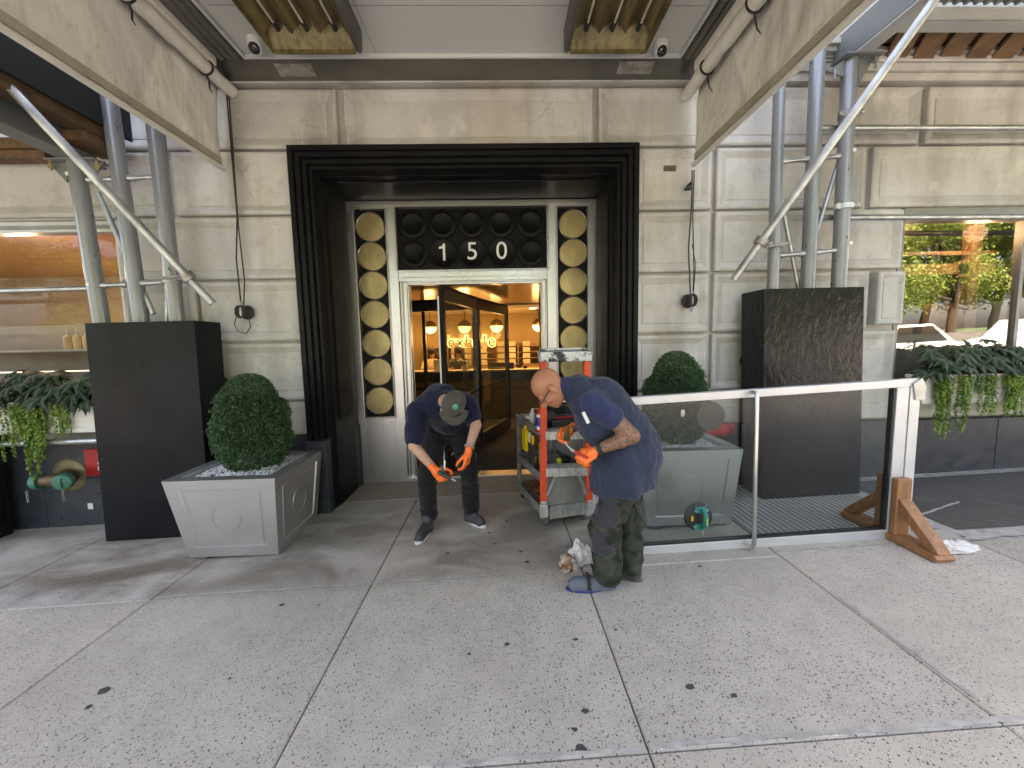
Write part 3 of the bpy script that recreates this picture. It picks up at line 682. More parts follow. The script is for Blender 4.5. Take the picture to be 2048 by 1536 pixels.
# revolving door
rd=MB().tube([(-.35,6.3,-.04),(-.35,6.3,2.30)],.035,12)
rdo=rd.build('revolving_door',MT['darkmetal'],BL,smooth=True)
def wing(a,b,mat_bright=True):
    a=Vector(a); b=Vector(b); d=(b-a).normalized(); m=MB(); t=.05
    def P(s,z): p=a+(b-a)*s; return (p.x,p.y,z)
    L=(b-a).length; e=.07/L
    m.bar(P(0,2.23),P(1,2.23),t,.15).bar(P(e,.10),P(1-e,.10),t,.20)
    m.bar(P(e*.5,.0),P(e*.5,2.16),t,.07,up=d).bar(P(1-e*.5,.2),P(1-e*.5,2.16),t,.07,up=d)
    w=m.build('wing',MT['midmetal'],rdo,bevel=.004)
    gm=MB().bar(P(e,1.18),P(1-e,1.18),.008,1.96); gm.build('wing_glass',MT['doorglass'],w)
    m2=MB().bar(P(0,.02),P(0,2.30),.055,.03,up=d).bar(P(.02,2.32),P(1,2.32),.07,.03); m2.build('wing_seal',MT['blackpaint'],w)
    n=Vector((d.y,-d.x,0))*.045
    m3=MB().bar(Vector(P(.08,.92))+n,Vector(P(.92,.92))+n,.012,.03); m3.build('push_bar',MT['darkmetal'],w)
    return w
wing((-.70,4.95,0),(-.35,6.3,0)); wing((.14,7.68,0),(-.35,6.3,0)); wing((-1.70,6.6,0),(-.35,6.3,0)); 
MB().bar((-.735,4.94,.05),(-.735,4.94,2.2),.018,.018).build('stile_highlight',MT['rail'],rdo)  # white strip stands in for the bright highlight along the door stile
MB().box(-1.02,.5,4.99,7.9,-.044,-.030).build('door_mat',MT['mat'],BL)
# ------------- lobby contents
for i,(x,lab) in enumerate([(-1.62,'lit globe pendant lamp seen left of the tall black door stile'),(-.82,'lit globe pendant lamp above the letters x and h of the glowing sign'),(-.07,'lit globe pendant lamp above the last letter of the glowing sign'),(-2.3,'lit globe pendant lamp at the far left edge of the lobby opening'),(.92,'lit globe pendant lamp at the far right edge of the lobby opening')]):
    y=9.5; z=2.05
    p=thing('pendant_lamp',lab,'pendant lamp',(x,y,z),'globe pendant lamps in the lobby')
    MB().tube([(x,y,z+.1),(x,y,2.40)],.008,6).build('rod',MT['darkmetal'],p)
    MB().lathe([(.155,0)]+[(.155*cos(t*pi/16),.155*sin(t*pi/16)) for t in range(1,8)]+[(.0,.155)],(x,y,z),(0,0,1),24).build('metal_hood',MT['letter'],p,smooth=True)
    MB().lathe([(.15,-.002)]+[(.15*cos(t*pi/16),-.15*sin(t*pi/16)) for t in range(1,8)]+[(.0,-.15)],(x,y,z),(0,0,1),24).build('glass_bowl',MT['bulb'],p,smooth=True)
    L=bpy.data.lights.new('pendant_light','POINT'); L.energy=1.3; L.color=(1,.60,.26); L.shadow_soft_size=.12; lo=bpy.data.objects.new('pendant_light',L); COL.objects.link(lo); lo.location=(x,y-.05,z-.2); lo.parent=p; lo.matrix_parent_inverse=Matrix.Translation(-Vector((x,y,z)))
for i,(x,y,lab) in enumerate([(-1.0,9.0,'round recessed ceiling light left of the door post in the lobby'),(-.1,9.0,'round recessed ceiling light between the two door wings in the lobby'),(.75,9.0,'round recessed ceiling light at the right of the lobby ceiling')]):
    tag(MB().lathe([(0,0),(.06,0),(.075,.006),(.075,-.004)],(x,y,2.392),(0,0,1),20).build('recessed_light',MT['down']),lab,'ceiling light','recessed lights in the lobby ceiling')
    L=bpy.data.lights.new('downlight','SPOT'); L.energy=3.6; L.color=(1,.62,.28); L.spot_size=radians(110); L.shadow_soft_size=.06; lo=bpy.data.objects.new('downlight',L); COL.objects.link(lo); lo.location=(x,y,2.37)
sg=thing('wall_sign','glowing halo lit lettering reading exhale on the lobby back wall','sign',(-.8,10.2,1.69))
xx=-1.34
for ch,wd_ in zip('exhale',(.225,.215,.225,.235,.115,.225)):
    cx=xx+wd_/2; text('letter',ch,.38,(cx,10.18,1.695),MT['letter'],sg,.004,.003); text('letter_glow',ch,.38,(cx,10.21,1.695),MT['halo'],sg,.002,.030); xx+=wd_
# reception desk
ct=thing('reception_counter','wood panelled reception counter with pale top inside the lobby','counter',(-.5,8.95,-.045))
MB().box(-2.6,1.7,8.85,9.35,1.02,1.055).build('counter_top',MT['paper'],ct,bevel=.004)
MB().box(-2.55,1.65,8.9,9.3,-.045,.62).box(-2.55,1.65,8.9,9.3,.635,.80).build('front_panel',MT['counter'],ct)
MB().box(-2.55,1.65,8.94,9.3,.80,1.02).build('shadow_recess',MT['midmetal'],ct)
sh=thing('display_shelf','wooden display shelf along the lobby back wall carrying stacked cards','shelf',(-.3,10.0,-.045))
shm=MB()
for z in (1.12,1.27,1.42,1.57): shm.box(-1.9,1.0,10.05,10.28,z-.012,z)
shm.build('shelf_board',MT['counter'],sh); shv=MB()
for x in (-1.92,-1.32,-.72,-.12,.44,1.0): shv.box(x,x+.02,10.03,10.28,-.045,1.62)
shv.build('upright',MT['counter'],sh); MB().box(-1.9,1.0,10.06,10.28,-.045,1.1).build('cabinet',MT['counter'],sh)
cols=[(-1.13,'first'),(-.80,'second'),(-.42,'third'),(.02,'fourth'),(.30,'fifth'),(.66,'last')]
lv=['bottom','second lowest','second highest','top']
b0=None
for cx,cn in cols:
    for k in range(4):
        z=1.12+.15*k
        lab='cream box on the %s shelf of the lobby display, %s column from the left'%(lv[k],cn)
        if b0 is None:
            b0=tag(MB().box(-.09,.09,-.03,.03,0,.115).build('display_box',MT['paper'],bevel=.003),lab,'box','cream boxes on the lobby display shelf'); b0.location=(cx,10.08,z)
        else:
            c=b0.copy(); COL.objects.link(c); c.location=(cx,10.08,z); c['label']=lab
def staff(x,y,label,top,scale=1.0):
    p=thing('person',label,'person',(x,y,0))
    m=MB(); m.cap((x,y,.9),.15,(x,y,1.15),.15).sphere((x,y,1.22),(.19,.11,.10)).cap((x,y,1.2),.055,(x,y-.02,1.38),.05).sphere((x,y-.03,1.46),(.075,.09,.105)).sphere((x,y-.12,1.445),(.012,.02,.02))
    for s in (-1,1): m.cap((x+s*.18,y,1.22),.05,(x+s*.22,y-.1,1.04),.042).cap((x+s*.22,y-.1,1.04),.04,(x+s*.1,y-.3,1.08),.03).cap((x,y,.9),.13,(x+s*.09,y,.0),.06)
    remesh(m,.014,'body',MT['skin1'],p,4)
    t=MB(); t.cap((x,y,.75),.165,(x,y,1.12),.165).sphere((x,y,1.2),(.215,.13,.12))
    for s in (-1,1): t.cap((x+s*.18,y,1.22),.06,(x+s*.225,y-.08,1.06),.058)
    remesh(t,.014,'shirt',top,p,4)
    h=MB().sphere((x,y-.05,1.495),(.092,.10,.10)).sphere((x,y+.03,1.40),(.10,.07,.15)); remesh(h,.01,'hair',MT['hair'],p,4)
staff(-1.0,9.6,'person with dark hair standing behind the reception counter below the glowing sign',MT['midmetal'])
staff(-1.62,9.6,'person with dark hair behind the counter left of the tall black door stile',MT['paper'])
tag(MB().box(-.28,.30,9.05,9.2,1.057,1.20).build('display_tray',MT['plastic_k'],bevel=.004),'long dark tray on the counter right of the door post','tray')
tag(MB().box(-1.5,-1.2,9.0,9.03,1.057,1.30).box(-1.38,-1.32,9.03,9.09,1.057,1.2).box(-1.45,-1.25,9.0,9.15,1.056,1.066).build('monitor',MT['white'],bevel=.003),'pale computer monitor on the reception counter left of the standing person','monitor')
tag(MB().box(-.86,-.72,8.95,9.02,1.057,1.17).build('card_stand',MT['white'],bevel=.002),'small white card stand on the reception counter','card stand')
tag(MB().sphere((.42,9.1,1.12),(.07,.05,.05)).sphere((.49,9.1,1.18),(.035,.03,.04)).lathe([(.03,0),(.05,.01),(.04,.06)],(.56,9.1,1.057)).build('ornament',MT['plastic_k'],smooth=True),'small black ornament at the right end of the counter','ornament')

# ------------- left shop contents
sf=thing('wall_shelf','white shelf with a glowing strip behind the left shop window','shelf',(-4.6,4.85,1.66))
MB().box(-6.4,-3.5,4.75,5.05,1.635,1.66).build('shelf_board',MT['cream'],sf); MB().box(-6.2,-3.5,4.75,4.77,1.40,1.415).build('light_strip',MT['ledstrip'],sf)
MB().box(-6.4,-3.5,5.06,5.1,.2,1.95).build('back_panel',simple('grey_panel',(.30,.28,.26,1),(.25,.235,.22,1),.7),sf)
bt=None
for i,x in enumerate((-5.02,-4.91,-4.80,-4.69,-4.62,-4.55,-4.48,-4.41,-4.33,-4.25)):
    tall=i<3; lab=('tall pump bottle, number %s from the left on the shop shelf'%('one two three'.split()[i])) if tall else 'short cream bottle on the shop shelf, number %s after the three tall bottles'%('one two three four five six seven'.split()[i-3])
    h=.13 if tall else .10
    m=MB().lathe([(.038,0),(.04,.005),(.04,h),(.03,h+.02),(.014,h+.03)],(x,4.83,1.662),n=16)
    b=thing('bottle',lab,'bottle',(x,4.83,1.662),'cream bottles on the shop shelf')
    m.build('flask',MT['paper'],b,smooth=True)
    MB().lathe([(.014,0),(.016,.012)]+([(.006,.014),(.006,.06+.01*i),(.002,.07+.01*i)] if tall else [(.013,.03)]),(x,4.83,1.662+h+.03),n=12).build('cap',MT['white'],b,smooth=True)
for lx in (-5.0,-6.6):
    L=bpy.data.lights.new('shop_fill','POINT'); L.energy=4.5; L.color=(1,.66,.4); L.shadow_soft_size=.1; lo=bpy.data.objects.new('shop_fill',L); COL.objects.link(lo); lo.location=(lx,6.3,.7)  # added fill lights without fixtures, set low to brighten the ceiling evenly
L=bpy.data.lights.new('shop_fill','POINT'); L.energy=1.6; L.color=(1,.8,.6); L.shadow_soft_size=.1; lo=bpy.data.objects.new('shop_fill',L); COL.objects.link(lo); lo.location=(-5.3,4.75,2.6)  # another added fill light, no fixture, above the shelf
# right shop contents: timber post with rails, low wooden screens, grey board, wall below the sill line
tag(MB().box(5.42,5.55,4.55,4.65,.2,2.95).box(4.3,5.75,4.56,4.62,2.30,2.42).box(4.3,5.75,4.56,4.6,2.52,2.56).box(5.30,5.42,4.56,4.62,2.27,2.45).build('timber_post',MT['orangewood']),'brown timber post with cross rails behind the right shop window','post')
tag(MB().box(5.05,5.42,4.68,4.72,.3,1.98).build('wood_screen',MT['orangewood']),'taller brown wooden screen beside the timber post in the right shop window','screen')
tag(MB().box(4.38,4.85,4.60,4.64,.3,1.74).build('wood_screen',MT['orangewood']),'lower brown wooden screen at the left inside the right shop window','screen')
tag(MB().box(5.72,5.98,4.52,4.56,.3,1.98).build('grey_board',simple('grey_board_paint',(.33,.31,.28,1),(.28,.26,.24,1),.7)),'plain grey board standing behind the right shop window','board')
MB().box(4.2,9.2,4.35,4.42,.9,1.62).build('shop_wall',simple('pale_inner_sill',(.42,.40,.36,1),(.38,.36,.32,1),.7),BL)
L=bpy.data.lights.new('shop_fill','POINT'); L.energy=1.5; L.color=(1,.72,.48); L.shadow_soft_size=.1; lo=bpy.data.objects.new('shop_fill',L); COL.objects.link(lo); lo.location=(5.2,4.32,2.7)  # added fill light, no fixture, brightens the things behind the right pane
L=bpy.data.lights.new('shop_fill','POINT'); L.energy=2.5; L.color=(1,.72,.48); L.shadow_soft_size=.1; lo=bpy.data.objects.new('shop_fill',L); COL.objects.link(lo); lo.location=(6.2,6.2,2.3)  # second added fill deeper inside the right shop

# ================================================= CANOPY
CN=thing('entrance_canopy','pale grey painted canopy over the entrance with bronze trim and canvas side valances','canopy',(-.24,3.0,4.2))
MB().box(-2.14,1.66,-1.6,3.80,4.15,4.25).build('ceiling_panel',MT['ceil'],CN)
sm=MB()
for x in (-1.02,.62): sm.box(x,x+.004,-1.5,3.79,4.1475,4.149)
for y in (3.28,2.0,.7): sm.box(-2.1,1.64,y,y+.004,4.1472,4.1492)
sm.build('panel_seam',MT['greyframe'],CN)
tm=MB()
tm.add([(-2.56,3.80,4.13),(1.92,3.80,4.13),(1.92,4.02,4.075),(-2.56,4.02,4.075),(-2.56,3.8,4.2),(1.92,3.8,4.2),(1.92,4.02,4.2),(-2.56,4.02,4.2)],[(0,1,2,3),(4,5,6,7),(0,1,5,4),(1,2,6,5),(2,3,7,6),(3,0,4,7)])
tm.build('back_soffit',MT['bronze'],CN)
MB().box(-2.16,1.68,3.775,3.80,4.115,4.149).box(-2.165,-2.14,-1.6,3.775,4.115,4.149).box(1.66,1.685,-1.6,3.775,4.115,4.149).build('edge_moulding',MT['ceil'],CN,bevel=.004)
for x0,x1,n in ((-2.54,-2.17,6),(1.69,1.92,4)):
    pts=[]; k=n*4
    for i in range(k+1):
        t=i/k; pts.append((x0+(x1-x0)*t,4.10+.022*abs(sin(pi*n/2*t*2))))
    poly=pts+[(x1,4.2),(x0,4.2)]
    MB().prism(poly,lambda a,b,d:(a,d,b),-1.6,3.80).build('side_moulding',MT['bronze'],CN)
MB().box(-2.7,1.98,-1.66,-1.6,3.9,4.3).box(-2.62,-2.56,-1.6,4.0,4.1,4.3).box(1.93,1.98,-1.6,4.0,4.1,4.3).build('fascia',MT['bronze'],CN)
MB().box(-2.6,1.95,-1.6,4.0,4.26,4.30).build('canopy_roof',MT['canvas'],CN)
for (x,y) in ((-1.78,3.92),(1.30,3.90)):
    v=[]; rnd=random.Random(int(x*10)); 
    MB().box(x-.16,x+.16,y-.07,y+.055,4.088,4.092).xf(Matrix.Translation((x,y,4.1))@Matrix.Rotation(radians(-14),4,'X')@Matrix.Translation((-x,-y,-4.09))).build('tape_patch',simple('tape_patch_%d'%(x*10),(.33,.32,.29,1),(.16,.15,.13,1),.5,scale=16,bump=.5),CN)
for s,xw,yend in ((-1,-2.56,3.99),(1,1.925,3.99)):
    nx,nz=260,36; v=[]; f=[]; ztop=4.12; zb=3.325
    for i in range(nx+1):
        y=yend-(5.5)*i/nx; u=i/nx*5.5
        for j in range(nz+1):
            t=j/nz; z=ztop+(zb-ztop)*t
            # folds fan out from the roll towards the lower wall-side corner
            ph=u*7.5+(1-t)*2.2
            a=.045*(abs(sin(ph*.5))**.55-.5)*(1-t)**.5*math.exp(-((u-.9)/1.5)**2)+.02*noise.noise(Vector((u*3.2+t*2.6,t*1.2,s*3)))+.005*noise.noise(Vector((u*9+t*6,t*3,s*7)))
            a*= (1 if t<.86 else .12+.88*(.96-t)/.10 if t<.96 else .12)
            v.append((xw+a+.03*s*0,y,z))
    for i in range(nx):
        for j in range(nz): k=i*(nz+1)+j; f.append((k,k+1,k+nz+2,k+nz+1))
    vo=MB().add(v,f).build('valance',MT['canvas'],CN,smooth='all')
    sol=vo.modifiers.new('s','SOLIDIFY'); sol.thickness=.004; sol.offset=0
    MB().tube([(xw,yend+.04,3.305),(xw,-1.5,3.305)],.022,14).build('hem_pipe',MT['cream'],CN,smooth=True)
    MB().box(xw-.014,xw+.014,-1.5,yend,3.33,3.392).build('hem_band',simple('hem_canvas_%d'%s,(.40,.37,.30,1),(.27,.25,.20,1),.85,scale=5),CN,bevel=.003)
for s,xr,zr,ye,ys,lab in ((-1,-2.44,4.0,4.05,(3.72,3.0),'rolled cream side curtain tied with black straps, on the left side of the canopy'),(1,1.83,3.93,4.02,(3.62,2.98),'rolled cream side curtain tied with black straps, on the right side of the canopy')):
    rt=thing('rolled_curtain',lab,'rolled curtain',(xr,ye,zr),'rolled curtains under the canopy')
    m=MB(); pts=[(xr+.003*sin(k*1.7),ye-.1*k,zr+.004*cos(k*2.1)) for k in range(56)]
    m.tube([(xr,ye+.02,zr)]+pts,[.035]+[.054+.003*sin(k*2.9) for k in range(56)],20).build('roll',MT['canvasroll'],rt,smooth=True)
    MB().box(xr-.05,xr+.05,-1.5,ye-.25,zr+.05,zr+.145).build('curtain_flap',MT['canvasroll'],rt,bevel=.02)
    for y in ys:
        st=MB().tube([(xr+.058*cos(2*pi*k/20),y,zr+.058*sin(2*pi*k/20)) for k in range(21)],.009,8,False)
        st.tube([(xr+.02,y,zr+.05),(xr+.01,y,4.12)],.006,6)
        st.tube([(xr-.03*s*0,y,zr-.055),(xr+.012,y+.006,zr-.10),(xr+.02,y-.008,zr-.17),(xr+.045,y-.015,zr-.21)],[.008,.007,.006,.003],6)
        st.build('strap',MT['strap'],rt,smooth=True)

def heater(x0,x1,darkside,lab):
    xc=(x0+x1)/2; h=thing('patio_heater',lab,'heater',(xc,2.9,4.0),'infrared heaters under the canopy')
    ya,yb=1.9,3.36; w=x1-x0; pts=[]
    for i in range(49):
        t=i/48; k=(t*3)%1 if t<1 else 1; pts.append((x0+w*t,4.0+.085*math.sin(pi*k)**.7))
    poly=pts+[(x1,4.11),(x0,4.11)]
    MB().prism(poly,lambda a,b,d:(a,d,b),ya,yb).build('reflector',MT['heater'],h)
    MB().add([(x0,yb,4.095),(x1,yb,4.095),(x1,yb+.13,3.985),(x0,yb+.13,3.985),(x1,yb+.14,4.11),(x0,yb+.14,4.11),(x1,yb+.13,3.96),(x0,yb+.13,3.96),(x1,yb+.15,3.96),(x0,yb+.15,3.96)],[(0,1,2,3),(3,2,6,7),(7,6,8,9),(9,8,4,5),(0,5,4,1),(0,3,7,9,5),(1,2,6,8,4)]).build('end_plate',MT['heater'],h)
    for s,x in ((-1,x0),(1,x1)):
        o=.05 if (s>0)==(darkside>0) else .014
        poly=[(x,3.985),(x+s*o*.7,3.96),(x+s*o,4.0),(x+s*o,4.14),(x,4.14)]
        MB().prism(poly,lambda a,b,d:(a,d,b),ya,yb+.15).build('side_plate',MT['heaterside'] if o>.03 else MT['heater'],h,bevel=.003)
    for k in range(3):
        x=x0+w*(k+.5)/3
        MB().tube([(x,ya,4.045),(x,yb-.02,4.045)],.0085,8).build('heating_tube',MT['ceramic'],h,smooth=True)
        MB().tube([(x,yb-.06,4.045),(x,yb+.01,4.045)],.02,10).tube([(x,yb-.02,4.05),(x+.05,yb-.02,4.075),(x+.095,yb-.01,4.01)],.004,6).build('tube_holder',MT['plastic_k'],h,smooth=True)
    MB().box(xc-.005,xc+.005,yb+.15,yb+.27,4.135,4.149).build('supply_wire',MT['cable'],h)
heater(-1.75,-1.10,1,'brass coloured infrared heater under the canopy, the one on the left')
heater(.63,1.25,-1,'brass coloured infrared heater under the canopy, the one on the right')
for x,y,lab in ((-1.96,3.62,'white dome security camera left of the left ceiling heater'),(1.44,3.66,'white dome security camera right of the right ceiling heater')):
    c=thing('security_camera',lab,'camera',(x,y,4.15),'dome security cameras')
    MB().lathe([(.06,0),(.06,-.02),(.055,-.05)],(x,y,4.149),n=24).merge(MB().sphere((x,y,4.09),(.055,.055,.055))).build('housing',MT['plastic_w'],c,smooth=True)
    ax=Vector((0.1,-.75,-.62)).normalized()
    MB().lathe([(.0,.056),(.03,.052),(.040,.042),(.044,.03)],Vector((x,y,4.088)),ax,20).build('lens_cover',MT['lens'],c,smooth=True)
    MB().lathe([(.0,.064),(.012,.062),(.016,.050)],Vector((x,y,4.088)),ax,16).build('lens',MT['plastic_k'],c,smooth=True)
# bird spikes on the portal ledge
for a,b,lab in ((-1.9,-1.27,'row of thin bird spikes on the left end of the black portal'),(.80,1.36,'row of thin bird spikes on the right end of the black portal')):
    bs=thing('bird_spikes',lab,'bird spikes',((a+b)/2,4.0,3.49),'bird spikes on the portal'); MB().box(a,b,3.985,4.02,3.491,3.498).build('base_strip',MT['cable'],bs)
    m=MB(); x=a+.01; rnd=random.Random(int(a*9))
    while x<b:
        lean=rnd.uniform(-.012,.012); m.tube([(x,4.0,3.495),(x+lean,4.0+rnd.uniform(-.03,.01),3.61+rnd.uniform(-.01,.01))],.0024,4); x+=.036
    m.build('spike',MT['spike'],bs)
# cables and pulleys
def pulley(x,z,ztop,lab,loops):
    p=thing('rope_cleat',lab,'rope cleat',(x,4.05,z),'rope cleats on the stone wall')
    MB().lathe([(0,.03),(.03,.028),(.062,.012),(.07,0),(0,0)],(x,4.05,z),(0,-1,0),24).build('base_plate',MT['cable'],p,smooth=True)
    MB().tube([(x,3.98,z+.10),(x,3.955,z+.03),(x,3.955,z-.04),(x,3.98,z-.11)],.011,10).tube([(x,4.04,z+.02),(x,3.96,z+.02)],.01,8).tube([(x,4.04,z-.03),(x,3.96,z-.03)],.01,8).build('horn',MT['galv'],p,smooth=True)
    m=MB(); rnd=random.Random(int(x*7)+3)
    for k in range(7):
        a=rnd.uniform(0,pi); rr=.045+.012*rnd.random(); m.tube([(x+rr*cos(t*pi/8)*cos(a)*.9,3.965-.012*k*.4,z+rr*sin(t*pi/8)*1.1+rnd.uniform(-.004,.004)) for t in range(17)],.0065,6,False)
    m.tube([(x-.01,3.98,z+.06),(x-.03,4.0,z+.5),(x-.0,4.02,z+.9),(x+.0,4.02,ztop)],.007,6).tube([(x+.015,3.98,z+.06),(x+.03,4.0,z+.3),(x+.01,4.01,z+.8),(x+.02,4.02,ztop)],.006,6)
    if loops:
        m.tube([(x-.05,3.97,z-.02),(x-.085,3.97,z-.12),(x-.05,3.97,z-.19),(x+.02,3.97,z-.21),(x+.07,3.97,z-.14),(x+.05,3.97,z-.02)],.0045,6)
    else: m.tube([(x+.02,3.98,z+.06),(x+.045,4.0,z+.35),(x+.01,4.01,z+.55)],.004,6)
    m.build('rope',MT['cable'],p,smooth=True)
pulley(-2.47,1.97,4.0,'black rope wound on a wall cleat left of the black portal',True)
pulley(1.91,2.0,3.25,'black rope wound on a wall cleat right of the black portal',False)
tag(MB().box(1.655,1.775,4.07,4.092,3.27,3.32).tube([(1.675,4.072,3.295),(1.675,4.062,3.295)],.008,10).build('junction_plate',simple('bronze_plate',(.20,.16,.12,1),(.14,.11,.085,1),.5,.4),bevel=.003),'small flat brown plate on the stone beside the right canvas valance','plate')
tag(MB().tube([(1.885,4.07,3.11),(1.885,4.02,3.12),(1.90,4.0,3.13)],.014,8).box(1.855,1.905,4.0,4.06,3.075,3.10).build('hook',MT['cable'],smooth=True),'small black hook on the stone just below the right valance tip','hook')
# wall lettering, mostly behind the boxes
s1=thing('wall_lettering','black metal word on the stone, its last letter showing right of the left column cover','lettering',(-3.2,4.07,1.29),'black words on the stone wall')
x=-3.62
for ch,wdt in zip('exhale',(.165,.15,.165,.165,.085,.165)):
    text('letter',ch,.27,(x+wdt/2+.02,4.07,1.30),MT['plastic_k'],s1,.012,.004); x+=wdt
s2=thing('wall_lettering','black metal word on the stone, its first letter showing left of the right column cover','lettering',(2.9,4.07,1.29),'black words on the stone wall')
x=2.455
for ch,wdt in zip('exhale',(.165,.15,.165,.165,.085,.165)):
    text('letter',ch,.27,(x+wdt/2,4.07,1.40),MT['plastic_k'],s2,.012,.004); x+=wdt

# ================================================= SCAFFOLD SHEDS
def hexa(b,t):   # bottom quad, top quad
    return MB().add(b+t,[(0,1,2,3),(4,5,6,7),(0,1,5,4),(1,2,6,5),(2,3,7,6),(3,0,4,7)])
def clampat(p,r,ax=(0,0,1)):
    m=MB(); p=Vector(p); ax=Vector(ax).normalized()
    m.lathe([(r+.004,-.022),(r+.012,-.022),(r+.012,.022),(r+.004,.022)],p,ax,20)
    m.tube([p+Vector((-r-.035,-.03,.0)),p+Vector((r+.04,-.03,.012))],.008,8)
    m.tube([p+Vector((r+.035,-.03,.012)),p+Vector((r+.055,-.03,.014))],.016,6); m.tube([p+Vector((-r-.05,-.03,-.002)),p+Vector((-r-.03,-.03,0))],.015,6)
    m.box(p.x-r-.03,p.x-r+.0,p.y-.04,p.y-.015,p.z-.025,p.z+.025)
    return m
def rung(a,b,nm,par):
    a=Vector(a); b=Vector(b); d=b-a
    m=MB().tube([a,a+d*.18,a+d*.32,a+d*.68,a+d*.82,b],[.028,.028,.019,.019,.028,.028],12)
    return m.build(nm,MT['galv'],par,smooth=True)
def tb(nm,a,b,r,mat,par,n=18): return MB().tube([a,b],r,n).build(nm,mat,par,smooth=True)
SL=thing('scaffold_shed','grey steel scaffold posts, beam and deck of the sidewalk shed left of the canopy','scaffold',(-3.3,3.78,-.09),'sidewalk sheds beside the canopy')
for (xb,xt,zt) in ((-3.60,-3.67,3.27),(-3.25,-3.31,4.25),(-2.935,-2.96,4.25)):
    b=Vector((xb,3.78,1.6)); t_=Vector((xt,3.78,3.4)); d=(t_-b)/1.8; 
    tb('post',b+d*(-1.65),b+d*(zt-1.6),.0625,MT['pole'],SL)
for z in (3.12,2.21): 
    rung((-3.58,3.78,z),(-3.34,3.78,z+.005),'rung',SL); rung((-3.23,3.78,z+.01),(-3.0,3.78,z+.02),'rung',SL)
for z,x in ((2.21,-3.63),(3.15,-3.69)): MB().lathe([(0,.006),(.016,.004),(.018,0)],(x,3.716,z),(0,-1,0),14).build('bolt',MT['plastic_w'],SL,smooth=True)
tb('brace_rod',(-3.53,3.80,3.02),(-3.16,3.80,1.95),.022,MT['galv'],SL); tb('brace_rod',(-2.98,3.86,2.9),(-3.10,3.86,1.85),.02,MT['galv'],SL)
dB=tb('diagonal_tube',(-2.53,3.665,2.02),(-3.80,2.89,4.12),.033,MT['galv'],SL)
clampat((-2.95,3.78,2.24),.0625).tube([(-3.05,3.72,2.25),(-2.66,3.64,2.27)],.012,8).lathe([(.042,-.03),(.055,-.03),(.055,.03),(.042,.03)],(-2.66,3.585,2.24),(-1.19,-.725,1.97),16).build('clamp',MT['clamp'],SL,smooth=True)
tb('rail_tube',(-7.5,3.80,2.14),(-3.63,3.80,2.19),.023,MT['galv'],SL); tb('rail_tube',(-7.5,3.80,.75),(-3.6,3.80,.79),.028,MT['galv'],SL)
bm_=MB().box(-3.74,-3.56,.0,3.95,3.275,3.29).box(-3.66,-3.64,.0,3.95,3.29,3.56).box(-3.74,-3.56,.0,3.95,3.56,3.575)
bm_.build('girder',MT['beam'],SL)
MB().box(-3.76,-3.56,.0,.1,3.26,3.3).prism([(-3.60,3.27),(-3.42,3.27),(-3.56,3.10)],lambda a,b,d:(a,d,b),3.775,3.79).box(-3.86,-3.44,3.70,3.86,3.262,3.274).build('gusset_plate',MT['beam'],SL)
MB().prism([(-3.72,3.27),(-3.90,3.27),(-3.76,3.10)],lambda a,b,d:(a,d,b),3.775,3.79).build('gusset_plate',MT['beam'],SL)
MB().tube([(-3.45,3.74,3.27),(-3.45,3.74,3.18)],.010,8).lathe([(0,0),(.022,0),(.022,.02),(0,.02)],(-3.45,3.74,3.20),n=6).tube([(-3.84,3.74,3.27),(-3.84,3.74,3.19)],.010,8).lathe([(0,0),(.022,0),(.022,.02),(0,.02)],(-3.84,3.74,3.21),n=6).build('bolt',MT['brass'],SL)
def corrug(x0,x1,ya,yb,z,h,period,flip=False):
    n=int((x1-x0)/period)*8; pts=[]
    for i in range(n+1):
        t=i/8; k=t%1; zz=z+h*(0 if k<.3 else (k-.3)/.2 if k<.5 else 1 if k<.8 else (1-k)/.2)
        pts.append((x0+(x1-x0)*i/n,zz))
    poly=pts+[(a,b+.006) for a,b in reversed(pts)]
    m=MB(); n=len(pts); vs=[(a,ya,b) for a,b in pts]+[(a,yb,b) for a,b in pts]
    m.add(vs,[(i,i+1,n+i+1,n+i) for i in range(n-1)]); return m
cd=corrug(-7.0,-3.56,.6,3.55,3.60,.05,.085).build('corrugated_deck',MT['deck'],SL)
cd.modifiers.new('s','SOLIDIFY').thickness=.003
MB().box(-7,-3.56,3.55,3.62,3.585,3.70).box(-7,-3.56,.5,.6,3.58,3.70).build('joist',MT['beamlight'],SL)
pk=MB()
for k in range(9): pk.box(-7,-3.55,.6+k*.37,.6+k*.37+.36,3.655,3.70) 
pk.box(-3.54,-3.39,.6,3.95,3.46,3.59).box(-3.62,-3.40,3.62,3.98,3.38,3.457)
pk.build('shed_plank',MT['lumber'],SL)
MB().box(-3.37,-3.345,.2,4.0,3.54,4.6).build('parapet_board',MT['greenply'],SL)
MB().box(-7.5,-3.95,3.88,4.02,3.44,3.53).box(-7.5,-4.05,3.90,4.02,3.36,3.43).build('ledger_board',MT['lumber'],SL)

